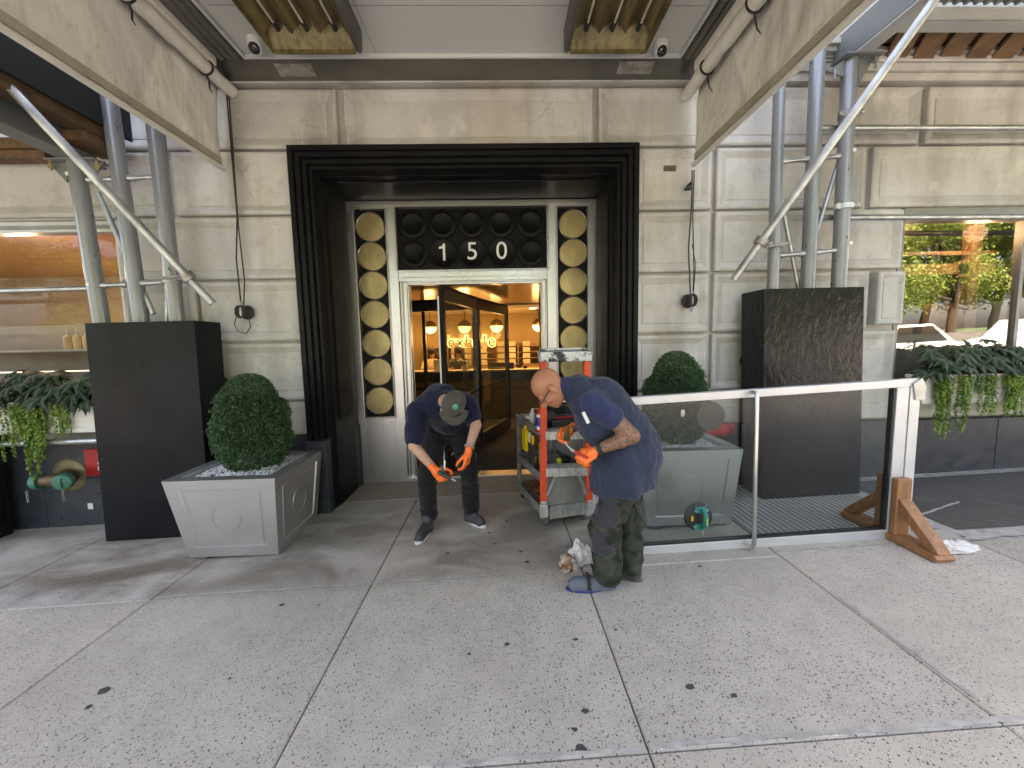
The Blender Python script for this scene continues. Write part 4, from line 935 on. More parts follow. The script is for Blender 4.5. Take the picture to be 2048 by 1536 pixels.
SR=thing('scaffold_shed','grey steel scaffold posts, beam and plank deck of the sidewalk shed right of the canopy','scaffold',(2.95,3.78,.09),'sidewalk sheds beside the canopy')
for (x,zt,r) in ((2.595,4.25,.05),(2.935,4.3,.0615),(3.235,4.08,.0635)):
    tb('post',(x+.01,3.78,.05),(x-.02,3.78,zt),r,MT['pole'],SR)
def PP(u,v,y):
    q=right*(u-1024)+down*(v-768)+fwd*F; t=y/q.y; return Vector((0,0,CAMZ))+q*t
rung(PP(1563,323,3.78),PP(1619,318,3.78),'rung',SR); rung(PP(1642,316,3.78),PP(1682,312,3.78),'rung',SR)
rung(PP(1557,511,3.78),PP(1612,507,3.78),'rung',SR); rung(PP(1630,505,3.78),PP(1676,500,3.78),'rung',SR)
tb('brace_rod',PP(1678,322,3.82),PP(1628,480,3.82),.02,MT['galv'],SR); tb('brace_rod',PP(1562,400,3.84),PP(1600,590,3.84),.02,MT['galv'],SR)
tb('diagonal_tube',(2.165,3.70,2.15),(3.265,3.085,4.085),.034,MT['galv'],SR)
clampat((2.60,3.78,2.47),.05).tube([(2.45,3.70,2.44),(2.70,3.70,2.48)],.012,8).lathe([(.042,-.03),(.055,-.03),(.055,.03),(.042,.03)],(2.345,3.60,2.47),(1.1,-.615,1.935),16).build('clamp',MT['clamp'],SR,smooth=True)
clampat((3.225,3.78,3.62),.0625).build('clamp',MT['clamp'],SR,smooth=True)
clampat((3.235,3.78,2.81),.0635).build('clamp',MT['rail'],SR,smooth=True)
tb('rail_tube',(3.02,3.87,3.555),(8,3.87,3.53),.026,MT['galv'],SR); tb('rail_tube',(3.1,3.87,2.745),(8,3.87,2.70),.027,MT['galv'],SR)
for z,x in ((2.47,3.27),(3.29,3.25)): MB().lathe([(0,.006),(.016,.004),(.018,0)],(x,3.716,z),(0,-1,0),14).build('bolt',MT['plastic_w'],SR,smooth=True)
MB().box(3.205,3.315,.0,3.93,4.105,4.115).box(3.25,3.262,.0,3.93,4.115,4.36).box(3.19,3.2,0,3.93,4.112,4.36).build('girder',MT['beam'],SR)
MB().box(3.19,3.33,.0,3.75,4.093,4.104).build('girder_flange',MT['beamlight'],SR)
MB().prism([(3.28,4.10),(3.42,4.10),(3.29,3.86)],lambda a,b,d:(a,d,b),3.76,3.775).prism([(3.18,4.10),(3.00,3.98),(3.18,3.93)],lambda a,b,d:(a,d,b),3.76,3.775).box(3.10,3.44,3.68,3.86,4.083,4.095).build('gusset_plate',MT['beam'],SR)
MB().tube([(3.40,3.72,4.09),(3.40,3.72,3.98)],.011,8).lathe([(0,0),(.024,0),(.024,.02),(0,.02)],(3.40,3.72,4.03),n=6).tube([(3.05,3.74,3.99),(3.05,3.74,3.90)],.010,8).build('bolt',MT['clamp'],SR)
MB().box(3.32,9,3.44,3.52,4.165,4.27).box(3.32,9,3.44,3.56,4.16,4.17).box(3.32,9,1.6,1.68,4.165,4.27).build('joist',MT['beamlight'],SR)
cd=corrug(3.32,9,.8,3.43,4.275,.05,.085).build('corrugated_deck',MT['deck'],SR); cd.modifiers.new('s','SOLIDIFY').thickness=.003
pk=MB(); rnd=random.Random(4)
for k in range(22):
    x=3.55+k*.26; m=MB().box(-.085,.085,.0,.62,-.02,.02); m.xf(Matrix.Translation((x,3.535,4.25+rnd.uniform(-.008,.008)))@Matrix.Rotation(radians(-32),4,'Z')); pk.merge(m)
pk.build('shed_plank',MT['plank'],SR)
MB().box(3.3,9,3.54,3.95,4.29,4.32).box(3.3,9,.8,3.54,4.38,4.42).build('plywood_deck',MT['lumber'],SR)

# column covers
def cover(b,t,lab,mat):
    o=thing('column_cover',lab,'column cover',(sum(p[0] for p in b)/4,b[0][1],b[0][2]),'painted plywood column covers')
    hexa(b,t).build('box_panel',mat,o,bevel=.004)
    return o
def q4(x0,x1,y0,y1,z0,z1=None): z1=z0 if z1 is None else z1; return [(x0,y0,z0),(x1,y0,z1),(x1,y1,z1),(x0,y1,z0)]
cl=cover(q4(-3.635,-2.69,3.60,3.93,gz(-3.6),gz(-2.7)),q4(-3.585,-2.655,3.60,3.93,1.865,1.87),'tall black plywood box round the left scaffold posts, satin dark front',MT['boxL'])
cr=cover(q4(2.475,3.43,3.63,3.975,gz(2.47),gz(3.43)),q4(2.41,3.345,3.63,3.975,2.055,2.06),'tall black plywood box round the right scaffold posts, glossy rough sealed front',MT['boxR'])
cf=cover(q4(-5.8,-4.84,3.60,3.93,gz(-5.8),gz(-4.84)),q4(-5.8,-4.80,3.60,3.93,1.82),'black plywood box cut off by the left edge of the photo',MT['boxL'])
tg=MB().sphere((3.0,3.627,.72),(.006,.003,.006)); 

# ================================================= PLANTERS
def planter_thing():
    p=thing('steel_planter','square tapered steel planter left of the entrance, full view of its front and right side','planter',(-2.21,3.5,-.066),'steel planters flanking the entrance')
    TX0,TX1,TY0,TY1,ZT=-2.64,-1.78,3.08,3.92,.605; BX0,BX1,BY0,BY1,ZB=-2.535,-1.83,3.14,3.82,-.045
    T=[Vector((TX0,TY0,ZT)),Vector((TX1,TY0,ZT)),Vector((TX1,TY1,ZT)),Vector((TX0,TY1,ZT))]; B=[Vector((BX0,BY0,ZB)),Vector((BX1,BY0,ZB)),Vector((BX1,BY1,ZB)),Vector((BX0,BY1,ZB))]
    names=['front_panel','side_panel','back_panel','side_panel']
    for k in range(4):
        a,b,c,d=B[k],B[(k+1)%4],T[(k+1)%4],T[k]; n=(b-a).cross(d-a).normalized()
        def pt(s,t,h=0): return a*(1-s)*(1-t)+b*s*(1-t)+c*s*t+d*(1-s)*t + n*h
        m=MB(); st=[(0,0),(.115,0),(.125,-.012),(.15,-.012),(.158,-.006),(.17,-.006)]
        vs=[]; 
        for (i,h) in st:
            j=i*1.05; vs+=[pt(i,j,h),pt(1-i,j,h),pt(1-i,1-j,h),pt(i,1-j,h)]
        vs+=[pt(.0,0,-.02),pt(1,0,-.02),pt(1,1,-.02),pt(0,1,-.02)]
        fs=[]
        for r in range(len(st)-1):
            for q in range(4): fs.append((r*4+q,r*4+(q+1)%4,(r+1)*4+(q+1)%4,(r+1)*4+q))
        e=(len(st)-1)*4; fs.append((e,e+1,e+2,e+3)); g0=len(st)*4
        for q in range(4): fs.append((q,(q+1)%4,g0+(q+1)%4,g0+q))
        m.add(vs,fs); pan=m.build(names[k],MT['zinc'],p)
        ce=pt(.5,.5,-.006); MB().lathe([(0,.002),(.106,.002),(.1065,-.001),(.109,-.001),(.1095,.004),(.114,.004),(.1145,-.004),(0,-.004)],ce,n,40).build('medallion',MT['zinc'],pan,smooth=True)
    rim=MB(); w=.085
    I=[Vector((TX0+w,TY0+w,ZT)),Vector((TX1-w,TY0+w,ZT)),Vector((TX1-w,TY1-w,ZT)),Vector((TX0+w,TY1-w,ZT))]
    dn=Vector((0,0,-.10)); up=Vector((0,0,.004))
    vs=[v+up for v in T]+[v+up for v in I]+[v+dn for v in I]; fs=[]
    for k in range(4): fs.append((k,(k+1)%4,4+(k+1)%4,4+k)); fs.append((4+k,4+(k+1)%4,8+(k+1)%4,8+k))
    rim.add(vs,fs).build('rim',MT['zinc'],p)
    for x,y in ((BX0+.08,BY0+.04),(BX1-.08,BY0+.04),(BX0+.08,BY1-.04),(BX1-.08,BY1-.04)): MB().box(x-.05,x+.05,y-.03,y+.03,gz(x)-.005,ZB+.002).build('foot',MT['rubber'],p)
    MB().box(TX0+w-.001,TX1-w+.001,TY0+w-.001,TY1-w+.001,ZT-.09,ZT-.045).build('soil',MT['soil'],p)
    rnd=random.Random(11); pm_=MB(); oct_=[(0,1,2),(0,2,3),(0,3,4),(0,4,1),(5,2,1),(5,3,2),(5,4,3),(5,1,4)]
    for i in range(2600):
        x=rnd.uniform(TX0+w+.006,TX1-w-.006); y=rnd.uniform(TY0+w+.006,TY1-w-.006); cx,cy=(TX0+TX1)/2,(TY0+TY1)/2
        h=.028*max(0,1-((x-cx)**2+(y-cy)**2)/.09); z=ZT-.040+h+rnd.uniform(0,.02); r=rnd.uniform(.008,.016); a=rnd.uniform(0,pi)
        ca,sa=cos(a),sin(a); b_=r*rnd.uniform(.5,.8); t=rnd.uniform(-.4,.4)
        pts=[(0,0,b_*.7),(r,0,0),(0,b_,0),(-r,0,0),(0,-b_,0),(0,0,-b_*.7)]
        pm_.add([(x+px*ca-py*sa, y+px*sa+py*ca, z+pz+px*t) for px,py,pz in pts],oct_)
    o=pm_.build('pebble_bed',MT['pebble'],p,norm=False); o['kind']='stuff'
    return p
pl=planter_thing()
pr_=dup(pl,Vector((-2.21,3.5,-.066))+Vector((3.72,.02,.118)),'square tapered steel planter right of the entrance, seen partly through the laid glass door')
def bush():
    c=Vector((-2.17,3.49,.99)); b=thing('boxwood_bush','egg shaped clipped boxwood in the left steel planter','bush',(c.x,c.y,.56),'clipped boxwoods in the planters')
    rnd=random.Random(21); m=MB(); veins=[]
    def radius(zz):   # zz -1..1 from bottom to top
        return .298*(max(0,1-((zz+.25)/1.25)**1.75)**.56 if zz>-.25 else max(0,1-(abs(zz+.25)/.80)**2.6)**.5)
    n=0
    lobes=[(rnd.uniform(0,2*pi),rnd.uniform(-.9,.9),rnd.uniform(.02,.045)) for _ in range(46)]
    while n<30000:
        zz=rnd.uniform(-1,1); th=rnd.uniform(0,2*pi); R_=radius(zz)
        if rnd.random()>max(.15,R_/.352): continue
        k=rnd.random()**.35; dr=.03*noise.noise(Vector((cos(th)*2.3,sin(th)*2.3,zz*2.9)))+.028*noise.noise(Vector((cos(th)*6,sin(th)*6,zz*7)))
        r=(R_+dr)*(.66+.34*k) + rnd.uniform(-.004,.012)*(rnd.random()<.3)
        p=Vector((c.x+r*cos(th),c.y+r*sin(th),.99+.405*zz+rnd.uniform(-.008,.008)))
        outn=Vector((cos(th),sin(th),zz*.8)).normalized(); d=(outn+Vector((rnd.gauss(0,.9),rnd.gauss(0,.9),rnd.gauss(.15,.9)))).normalized()
        s=d.cross(Vector((rnd.random()-.5,rnd.random()-.5,rnd.random()-.5))).normalized(); L=rnd.uniform(.013,.022); W=L*.36
        u=d.cross(s)*W*.3
        m.add([p,p+d*L*.5+s*W+u,p+d*L,p+d*L*.5-s*W+u],[(0,1,2,3)]); n+=1
    m.build('foliage',MT['boxwood'],b,norm=False)
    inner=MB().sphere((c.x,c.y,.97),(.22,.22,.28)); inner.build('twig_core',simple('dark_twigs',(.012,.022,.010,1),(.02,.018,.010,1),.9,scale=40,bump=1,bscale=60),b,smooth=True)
    MB().tube([(c.x,c.y,.52),(c.x+.01,c.y,.75)],[.022,.018],10).build('trunk',MT['bark'],b)
    return b
b1=bush(); b2=dup(b1,(1.555,3.50,.67),'taller looking clipped boxwood in the right steel planter, behind the bent worker'); b2.rotation_euler=(0,0,2.1); b2.scale=(.94,.94,1.0)

# ================================================= LAID GLASS DOOR
DL=thing('glass_door_leaf','large glass door leaf in white metal frame lying on its side on the sidewalk','door',(1.8,2.83,.03))
def LZ(x,t): return .012+.035*(x-.94)+t*(1.195+.006*(x-.94))   # height along the tilted leaf
def lb(x0,x1,ta,tb_,ya,yb): return MB().add([(x,y,LZ(x,t)) for t in (ta,tb_) for y in (ya,yb) for x in (x0,x1)],[(0,2,3,1),(4,5,7,6),(0,1,5,4),(2,6,7,3),(0,4,6,2),(1,3,7,5)])
lb(.66,3.04,.953,1.0,2.80,2.86).build('top_rail',MT['rail'],DL,bevel=.004); lb(.66,3.04,0,.062,2.80,2.86).build('bottom_rail',MT['rail'],DL,bevel=.004)
MB().merge(lb(2.875,2.965,.062,.953,2.80,2.86)).merge(lb(2.97,3.045,.0,.953,2.795,2.86)).build('stile',MT['rail'],DL,bevel=.003)
lb(.66,.78,.062,.953,2.80,2.86).build('stile',MT['rail'],DL,bevel=.004)
lb(.66,3.04,-.012,0,2.81,2.85).merge(lb(2.86,2.875,.062,.953,2.81,2.85)).merge(lb(3.047,3.075,.05,.92,2.83,2.90)).merge(lb(.78,2.875,.062,.072,2.81,2.85)).build('gasket',MT['plastic_k'],DL)
lb(.78,2.87,.065,.95,2.828,2.836).build('pane',MT['leafglass'],DL)
MB().add([(x,y,z+LZ(3.0,.86)-1.045) for x,y,z in [(2.98,2.785,1.18),(3.04,2.785,1.22),(3.07,2.785,1.16),(3.07,2.785,1.06),(3.0,2.785,1.06),(2.98,2.80,1.18),(3.04,2.80,1.22),(3.07,2.80,1.16),(3.07,2.80,1.06),(3.0,2.80,1.06)]],[(0,1,2,3,4),(9,8,7,6,5)]+[(i,(i+1)%5,(i+1)%5+5,i+5) for i in range(5)]).build('corner_bracket',MT['galv'],DL)
hx0,hx1=1.795,1.815
MB().tube([(hx0,2.80,LZ(hx0,.985)),(hx0,2.745,LZ(hx0,.985)),(hx0,2.735,LZ(hx0,.97)),(hx1,2.735,LZ(hx1,.055)),(hx1,2.745,LZ(hx1,.035)),(hx1-.03,2.80,LZ(hx1,.045))],.0145,14).build('pull_handle',MT['steel'],DL,smooth=True)
tag(MB().sphere((1.31,2.824,1.08),(.016,.003,.028)).build('sticker',MT['galv'],smooth=True),'small oval pale sticker on the laid glass in front of the right bush','sticker')
def cup(x,y,z,s,lab,withhandle):
    c=thing('suction_cup',lab,'suction cup',(x,y,z),'glass lifting suction cups')
    MB().lathe([(0,0),(.105,0),(.107,.008),(.10,.018),(.07,.026),(0,.028)],(x,y,z),(0,-s,0),36).build('rubber_pad',MT['plastic_k'],c,smooth=True)
    yy=y-s*.03
    for dz,nm in ((.06,1),(-.06,-1)):
        m=MB().prism([(-.055,.0),(-.035,.028),(.035,.028),(.065,.0),(.035,-.018),(-.03,-.018)],lambda a,b,d:(x+a,d,z+dz+b*nm),yy-s*.018,yy+s*.004)
        m.build('lever_base',MT['teal'],c,bevel=.004)
        for ddx in (-.04,.045): MB().lathe([(0,.003),(.007,.002),(.008,0)],(x+ddx,yy-s*.02,z+dz),(0,-s,0),12).build('screw',MT['chain'],c,smooth=True)
    if withhandle:
        h=MB().tube([(x+.01,yy-s*.01,z+.075),(x+.015,yy-s*.055,z+.05),(x+.015,yy-s*.06,z-.03),(x+.012,yy-s*.02,z-.07)],[.014,.017,.019,.013],14); h.build('handle',MT['teal'],c,smooth=True)
        MB().box(x+.012,x+.02,yy-s*.078-.003,yy-s*.078,z-.02,z+.03).build('yellow_mark',MT['lime'],c)
        MB().tube([(x+.012,yy-s*.02,z-.085),(x+.012,yy-s*.022,z-.12)],.009,10).build('pump_pin',MT['galv'],c,smooth=True)
        MB().box(x-.065,x-.05,yy-s*.006,yy-s*.001,z-.02,z+.018).build('yellow_mark',MT['yellow'],c)
cup(1.44,2.826,.30,1,'black suction cup with teal handle low on the laid glass door',True)
cup(1.525,2.838,1.05,-1,'round black suction pad high on the back of the laid glass',True)
WB=thing('wooden_bracket','worn brown timber A shaped stand propping up the laid door','wooden stand',(2.92,2.8,.088))
x0,x1=2.875,2.985
MB().prism([(2.455,.005),(2.44,.03),(2.46,.05),(3.18,.05),(3.20,.03),(3.18,.005)],lambda a,b,d:(d,a,b+gz(2.93)),2.86,3.0).build('base_board',MT['bracket'],WB,bevel=.005)
for s in (1,-1):
    ya,yb=(2.745,2.792) if s>0 else (2.868,2.915)
    MB().box(x0-.0,x1,ya,yb,.138,.565).build('upright',MT['bracket'],WB,bevel=.008)
    y1=ya if s>0 else yb
    MB().prism([(y1,.42),(y1,.33),(y1-s*.21,.138),(y1-s*.29,.138),(y1-s*.27,.17)],lambda a,b,d:(d,a,b),x0+.012,x1-.006).build('brace',MT['bracket'],WB,bevel=.006)
def crumple(name,c,r,mats,lab,cat,seed,flat=.6):
    m=MB().sphere((0,0,0),1,nu=70,nv=44); 
    for i,v in enumerate(m.v):
        n1=noise.fractal(v*1.4+Vector((seed,0,0)),1,2,4); n2=abs(noise.noise(v*3.2+Vector((0,seed,0)))); n3=abs(noise.noise(v*7+Vector((0,0,seed))))
        k=1+.35*n1-.35*n2-.2*n3; z=max(v.z*k*flat,-.25*flat)
        m.v[i]=Vector((c[0]+v.x*k*r[0],c[1]+v.y*k*r[1],gz(c[0])+.004+(z+.25*flat)*r[2]))
    o=m.build(name,mats,smooth='all'); return tag(o,lab,cat)
crumple('rag',(.545,2.76,0),(.095,.08,.115),MT['rag'],'crumpled white rag on the ground left of the smocked worker\'s shoe','rag',1.3,1.0)
crumple('rag',(.445,2.68,0),(.075,.065,.08),MT['ragbrown'],'crumpled brown stained rag on the ground beside the white rag','rag',4.1,.9)
crumple('cloth',(3.14,2.60,0),(.16,.07,.06),MT['rag'],'crumpled white cloth on the ground right of the wooden stand','cloth',7.7,.8)
# red cover on the granite behind the right planter
m=MB().box(1.98,2.38,3.94,4.015,.60,.72)
for i,v in enumerate(m.v): pass
o=MB().sphere((2.16,3.97,.70),(.25,.05,.075),nu=40,nv=24)
for i,v in enumerate(o.v):
    k=noise.noise(v*9)*.03; o.v[i]=Vector((max(1.93,min(2.38,v.x)),v.y+k,max(.63,min(.77,v.z+k*.6))))
tag(o.build('red_cover',MT['redpad'],smooth='all'),'shiny red plastic cover on the wall behind the right planter','cover')

# ================================================= LEFT WALL: sprinkler pipe, sign
FD=thing('sprinkler_connection','tarnished brass wall pipe with two green capped outlets below the left window','pipe outlet',(-4.28,4.02,.40))
MB().lathe([(0,.015),(.10,.02),(.15,.012),(.165,0),(.165,-.01),(0,-.01)],(-4.33,4.02,.40),(0,-1,0),36).build('wall_flange',simple('bronze_flange',(.26,.22,.12,1),(.17,.14,.08,1),.5,.6,scale=12,bump=.2),FD,smooth=True)
remesh(MB().cap((-4.33,4.0,.40),.072,(-4.22,3.86,.41),.070).cap((-4.22,3.86,.41),.066,(-4.40,3.84,.405),.055).cap((-4.22,3.86,.41),.06,(-4.11,3.76,.415),.055),.009,'pipe_body',MT['pipe'],FD,3)
for p,ax in (((-4.08,3.73,.425),(.45,-1,-.05)),((-4.43,3.835,.40),(-1,-.15,-.05))):
    cp=MB().lathe([(0,.04),(.035,.04),(.066,.032),(.075,.018),(.075,-.03),(0,-.03)],p,ax,28).build('cap',MT['patina'],FD,smooth=True)
    pp=Vector(p)+Vector(ax).normalized()*.045; MB().tube([pp+Vector((0,0,.045)),pp+Vector((0,-.012,0)),pp+Vector((0,0,-.045))],.011,8).build('lug',MT['patina'],cp,smooth=True)
for x in (-4.085,-4.41):
    m=MB(); 
    for k in range(5): 
        z=.34-.022*k; m.tube([(x+.008*cos(t*pi/4)*(k%2),3.72+.008*cos(t*pi/4)*(1-k%2),z+.012*sin(t*pi/4)) for t in range(9)],.003,5,False)
    m.build('chain',MT['chain'],FD,smooth=True)
RS=thing('fire_sign','red enamel sign with white lettering, half hidden by the left column cover','sign',(-3.9,4.0,.5))
MB().box(-4.145,-3.60,4.0,4.012,.385,.66).build('sign_plate',MT['red'],RS,bevel=.004)
for s,x,z,sz in (('AUTO',-3.93,.615,.058),('SPRINKLER',-3.865,.565,.055),('CONNECTION',-3.835,.515,.055),('FEEDS ALL',-3.90,.462,.055)):
    text('lettering',s,sz,(x,3.998,z),MT['white'],RS,.001,.002)
tag(MB().box(-4.18,-4.13,4.008,4.018,.045,.105).build('notice_tag',MT['label_w']),'tiny pale tag on the dark granite below the left wall pipe','tag')
tag(MB().box(-4.345,-4.315,4.008,4.016,.48,.50).box(-4.02,-4.012,4.01,4.019,-.1,.33).build('drip_stain',MT['granite']),'thin drip mark down the dark granite below the left wall pipe','mark') if False else None

# ================================================= WINDOW BOXES AND PLANTS
for x0,x1,zb,zt,lab in ((-7.5,-3.72,.90,1.17,'cream window box under the left shop window'),(4.16,8.6,.96,1.215,'cream window box under the right shop window')):
    w=thing('window_box',lab,'window box',((x0+x1)/2,3.9,zb),'cream window boxes')
    MB().box(x0,x1,3.80,3.97,zb,zt-.03).box(x0-.01,x1,3.785,3.98,zt-.035,zt).box(x0-.01,x1,3.79,3.975,zb-.03,zb+.012).build('trough',MT['cream'],w,bevel=.006)
    MB().box(x0+.02,x1-.02,3.81,3.96,zt-.001,zt+.012).build('soil',MT['soil'],w)
def begonia_leaf(m,vein,p,d,up,size,rnd):
    # palmate leaf with seven pointed lobes, drooping at the edge
    d=d.normalized(); s=d.cross(up).normalized(); n_=s.cross(d)
    base=len(m.v); m.v.append(p); vein.append(1.0)
    lob=7; ring=[]
    for k in range(lob*2+1):
        a=(-150+300*k/(lob*2))*pi/180; tip=(k%2==1)
        L=size*((1.0 if tip else .52)*(1-.32*abs(a)/2.6)); L*= rnd.uniform(.9,1.08)
        droop=(L/size)**2*size*.42
        mid=p+(d*cos(a)+s*sin(a))*L*.5-n_*droop*.18+n_*(.05*size if tip else -.03*size); end=p+(d*cos(a)+s*sin(a))*L-n_*droop
        m.v.append(mid); vein.append(.92 if tip else .12); m.v.append(end); vein.append(.75 if tip else .0); ring.append((len(m.v)-2,len(m.v)-1))
    for k in range(lob*2):
        a0,b0_=ring[k]; a1,b1_=ring[k+1]; m.f.append((base,a0,a1)); m.f.append((a0,b0_,b1_,a1))
def begonia_plant(x,y,z,seed,lab,n=16,spread=.34,big=.17):
    rnd=random.Random(seed); pl_=thing('begonia_plant',lab,'plant',(x,y,z),'dark leaved plants in the window boxes'); m=MB(); vein=[]; st=MB()
    for i in range(n):
        a=rnd.uniform(0,2*pi); r=spread*rnd.uniform(.15,1); h=rnd.uniform(.03,.32)*(1.1-r/spread*.55)
        q=Vector((x+r*cos(a),min(3.98,y+r*sin(a)*.42-.03),z+h)); st.tube([(x+rnd.uniform(-.05,.05),y,z-.01),((x+q.x)/2,(y+q.y)/2,z+h*.8),q],[.006,.005,.003],5)
        d=Vector((cos(a),sin(a)*.5-.5,-.35+rnd.uniform(-.3,.25))); up=Vector((rnd.uniform(-.3,.3),-.35,1))
        begonia_leaf(m,vein,q,d,up,big*rnd.uniform(.65,1.15),rnd)
    o0=LOC[pl_.name]; me=bpy.data.meshes.new('leaves'); me.from_pydata([v-o0 for v in m.v],[],m.f); at=me.attributes.new('vein','FLOAT','POINT')
    for i,v_ in enumerate(vein): at.data[i].value=v_
    link('leaves',me,MT['begonia'],pl_,'all'); st.build('stems',MT['stem'],pl_,smooth=True); return pl_
def vine_plant(x,y,z,seed,lab,strands,length,width=.07):
    rnd=random.Random(seed); p=thing('trailing_plant',lab,'plant',(x,y,z),'bright trailing plants in the window boxes'); m=MB(); st=MB()
    for i in range(strands):
        sx=x+rnd.gauss(0,width); L=length*(1-.85*rnd.random()**.8); pts=[]; px=sx; py=y-.03-rnd.uniform(.04,.10); zc=z; 
        n=max(3,int(L/.018)); pts=[(sx,y,z),(sx,(y+py)/2,z+.025)]
        for k in range(n):
            px+=rnd.gauss(0,.0035)+ (sx-x)*.003; py+=rnd.gauss(0,.0025); zc-=.018; pts.append((px,py,zc))
            for q in range(3):
                a=rnd.uniform(0,2*pi); c=Vector((px+.011*cos(a),py+.011*sin(a),zc+rnd.uniform(-.006,.006))); nn=Vector((cos(a),sin(a),rnd.uniform(.1,.9))).normalized(); u=nn.cross(Vector((0,0,1))).normalized(); w=nn.cross(u); r=rnd.uniform(.007,.0115)
                m.add([c+u*r,c+(u*.5+w*.87)*r,c+(-u*.5+w*.87)*r,c-u*r,c+(-u*.5-w*.87)*r,c+(u*.5-w*.87)*r],[(0,1,2,3,4,5)])
        st.tube(pts,.0014,4)
    m.build('leaves',MT['jenny'],p,norm=False); st.build('stems',MT['stem'],p,norm=False); return p
zL=1.16; zR=1.21
begonia_plant(-4.50,3.86,zL,1,'dark leaved plant at the far left edge of the left window box',22,.25,.165)
begonia_plant(-4.20,3.86,zL,2,'dark veined plant in the middle of the left window box',24,.25,.175)
begonia_plant(-3.93,3.86,zL-.02,3,'dark veined plant in the left window box beside the black column cover',20,.23,.17)
vine_plant(-4.38,3.84,zL,4,'thick bright green trailing plant above the capped pipe',40,.62,.06)
vine_plant(-4.25,3.84,zL,5,'long bright trailing plant hanging past the rail left of the pipe flange',22,.80,.035)
vine_plant(-4.04,3.84,zL,6,'short thin trailing plant next to the left column cover',12,.42,.04)
begonia_plant(4.38,3.86,zR,7,'dark leaved plant at the left end of the right window box',26,.26,.165)
begonia_plant(4.74,3.86,zR+.03,8,'tall dark leaved plant in the middle of the right window box',28,.30,.175)
begonia_plant(5.12,3.86,zR,9,'dark leaved plant at the right edge of the photo, in the right window box',26,.26,.17)
begonia_plant(5.6,3.86,zR,19,'dark leaved plant just beyond the right edge of the photo',20,.28,.15)
vine_plant(4.30,3.84,zR-.01,10,'thickest bright trailing plant, at the left end of the right window box',34,.66,.04)
vine_plant(4.50,3.84,zR,11,'thin trailing plant second from left on the right window box',14,.58,.035)
vine_plant(4.73,3.84,zR,12,'bright trailing plant in the middle of the right window box',20,.48,.04)
vine_plant(5.0,3.84,zR,13,'broad bright trailing plant near the right edge of the photo',30,.46,.05)
vine_plant(5.24,3.84,zR,14,'long trailing plant cut by the right edge of the photo',20,.6,.04)

# ================================================= CART, LADDER, TOOLS
TH=radians(14); CF=Vector((.335,3.34,0)); cz=gz(.4)
CM=Matrix.Translation((CF.x,CF.y,cz))@Matrix.Rotation(TH,4,'Z')     # cart local: x across, y away from the camera
CT=thing('utility_cart','scuffed dark grey utility cart loaded with tools, parked in the doorway','cart',(.45,3.65,.02))
W_,L_=.42,.74
m=MB()
for z in (.84,.44,.135):
    m.box(0,W_,0,L_,z-.012,z,CM)
    for a,b,c,d in ((-.006,W_+.006,-.012,.004),(-.006,W_+.006,L_-.004,L_+.012)): m.box(a,b,c,d,z-.04,z+.035,CM)
    for a,b in ((-.012,.003),(W_-.003,W_+.012)): m.box(a,b,0,L_,z-.04,z+.035,CM)
m.build('shelf_tray',MT['cartgrey'],CT,bevel=.006)
for x,y in ((.012,.012),(W_-.012,.012),(.012,L_-.012),(W_-.012,L_-.012)): MB().box(x-.02,x+.02,y-.02,y+.02,.10,.87,CM).build('corner_post',MT['cartgrey'],CT,bevel=.008)
for x,y in ((.03,.03),(W_-.03,.03),(.03,L_-.03),(W_-.03,L_-.03)):
    p=CM@Vector((x,y,0)); zz=.048
    f_=MB().box(x-.022,x-.017,y-.03,y+.02,zz,.105,CM).box(x+.017,x+.022,y-.03,y+.02,zz,.105,CM).box(x-.024,x+.024,y-.03,y+.03,.098,.106,CM).build('caster',MT['galv'],CT)
    q=CM@Vector((x-.014,y-.005,.047)); q2=CM@Vector((x+.014,y-.005,.047)); MB().lathe([(0,0),(.034,0),(.046,.004),(.046,.024),(.034,.028),(0,.028)],q,(q2-q),28).build('wheel',MT['rubber'],f_,smooth=True)
MB().box(.06,W_-.02,-.02,-.013,.07,.19,CM).build('front_plate',simple('scraped_grey_plate',(.20,.21,.20,1),(.40,.41,.39,1),.5,scale=9,sc=(3,1,1),bump=.3),CT,bevel=.003)
tag(MB().box(.03,W_-.01,-.035,-.027,.20,.50,CM).build('grey_board',simple('weathered_grey_board',(.27,.28,.265,1),(.19,.2,.19,1),.6,scale=7,bump=.2),bevel=.02),'grey rounded board leaning on the front of the cart under the ladder steps','board')
# ladder hanging on the front of the cart
LD=thing('step_ladder','red fibreglass step ladder with paint splattered cap, folded on the front of the cart','ladder',(.54,3.27,.2))
def rail(x0,x1,y0_,y1_,za,zb,xt0,xt1,mat):
    return MB().add([(x0,y0_,za),(x1,y0_,za),(x1,y1_,za),(x0,y1_,za),(xt0,y0_,zb),(xt1,y0_,zb),(xt1,y1_,zb),(xt0,y1_,zb)],[(0,1,2,3),(4,5,6,7),(0,1,5,4),(1,2,6,5),(2,3,7,6),(3,0,4,7)])
r=rail(.305,.36,3.225,3.233,.24,1.47,.325,.375,0); r.merge(rail(.305,.313,3.233,3.285,.24,1.47,.325,.333,0)).merge(rail(.352,.36,3.233,3.285,.24,1.47,.367,.375,0)); r.build('rail',MT['ladder'],LD)
r=rail(.695,.75,3.225,3.233,.24,1.47,.68,.73,0); r.merge(rail(.695,.703,3.233,3.285,.24,1.47,.68,.688,0)).merge(rail(.742,.75,3.233,3.285,.24,1.47,.722,.73,0)); r.build('rail',MT['ladder'],LD)
for x in (.30,.69): MB().box(x,x+.07,3.215,3.29,.15,.26).box(x+.01,x+.06,3.22,3.30,.262,.29).build('foot',MT['alu'],LD,bevel=.006)
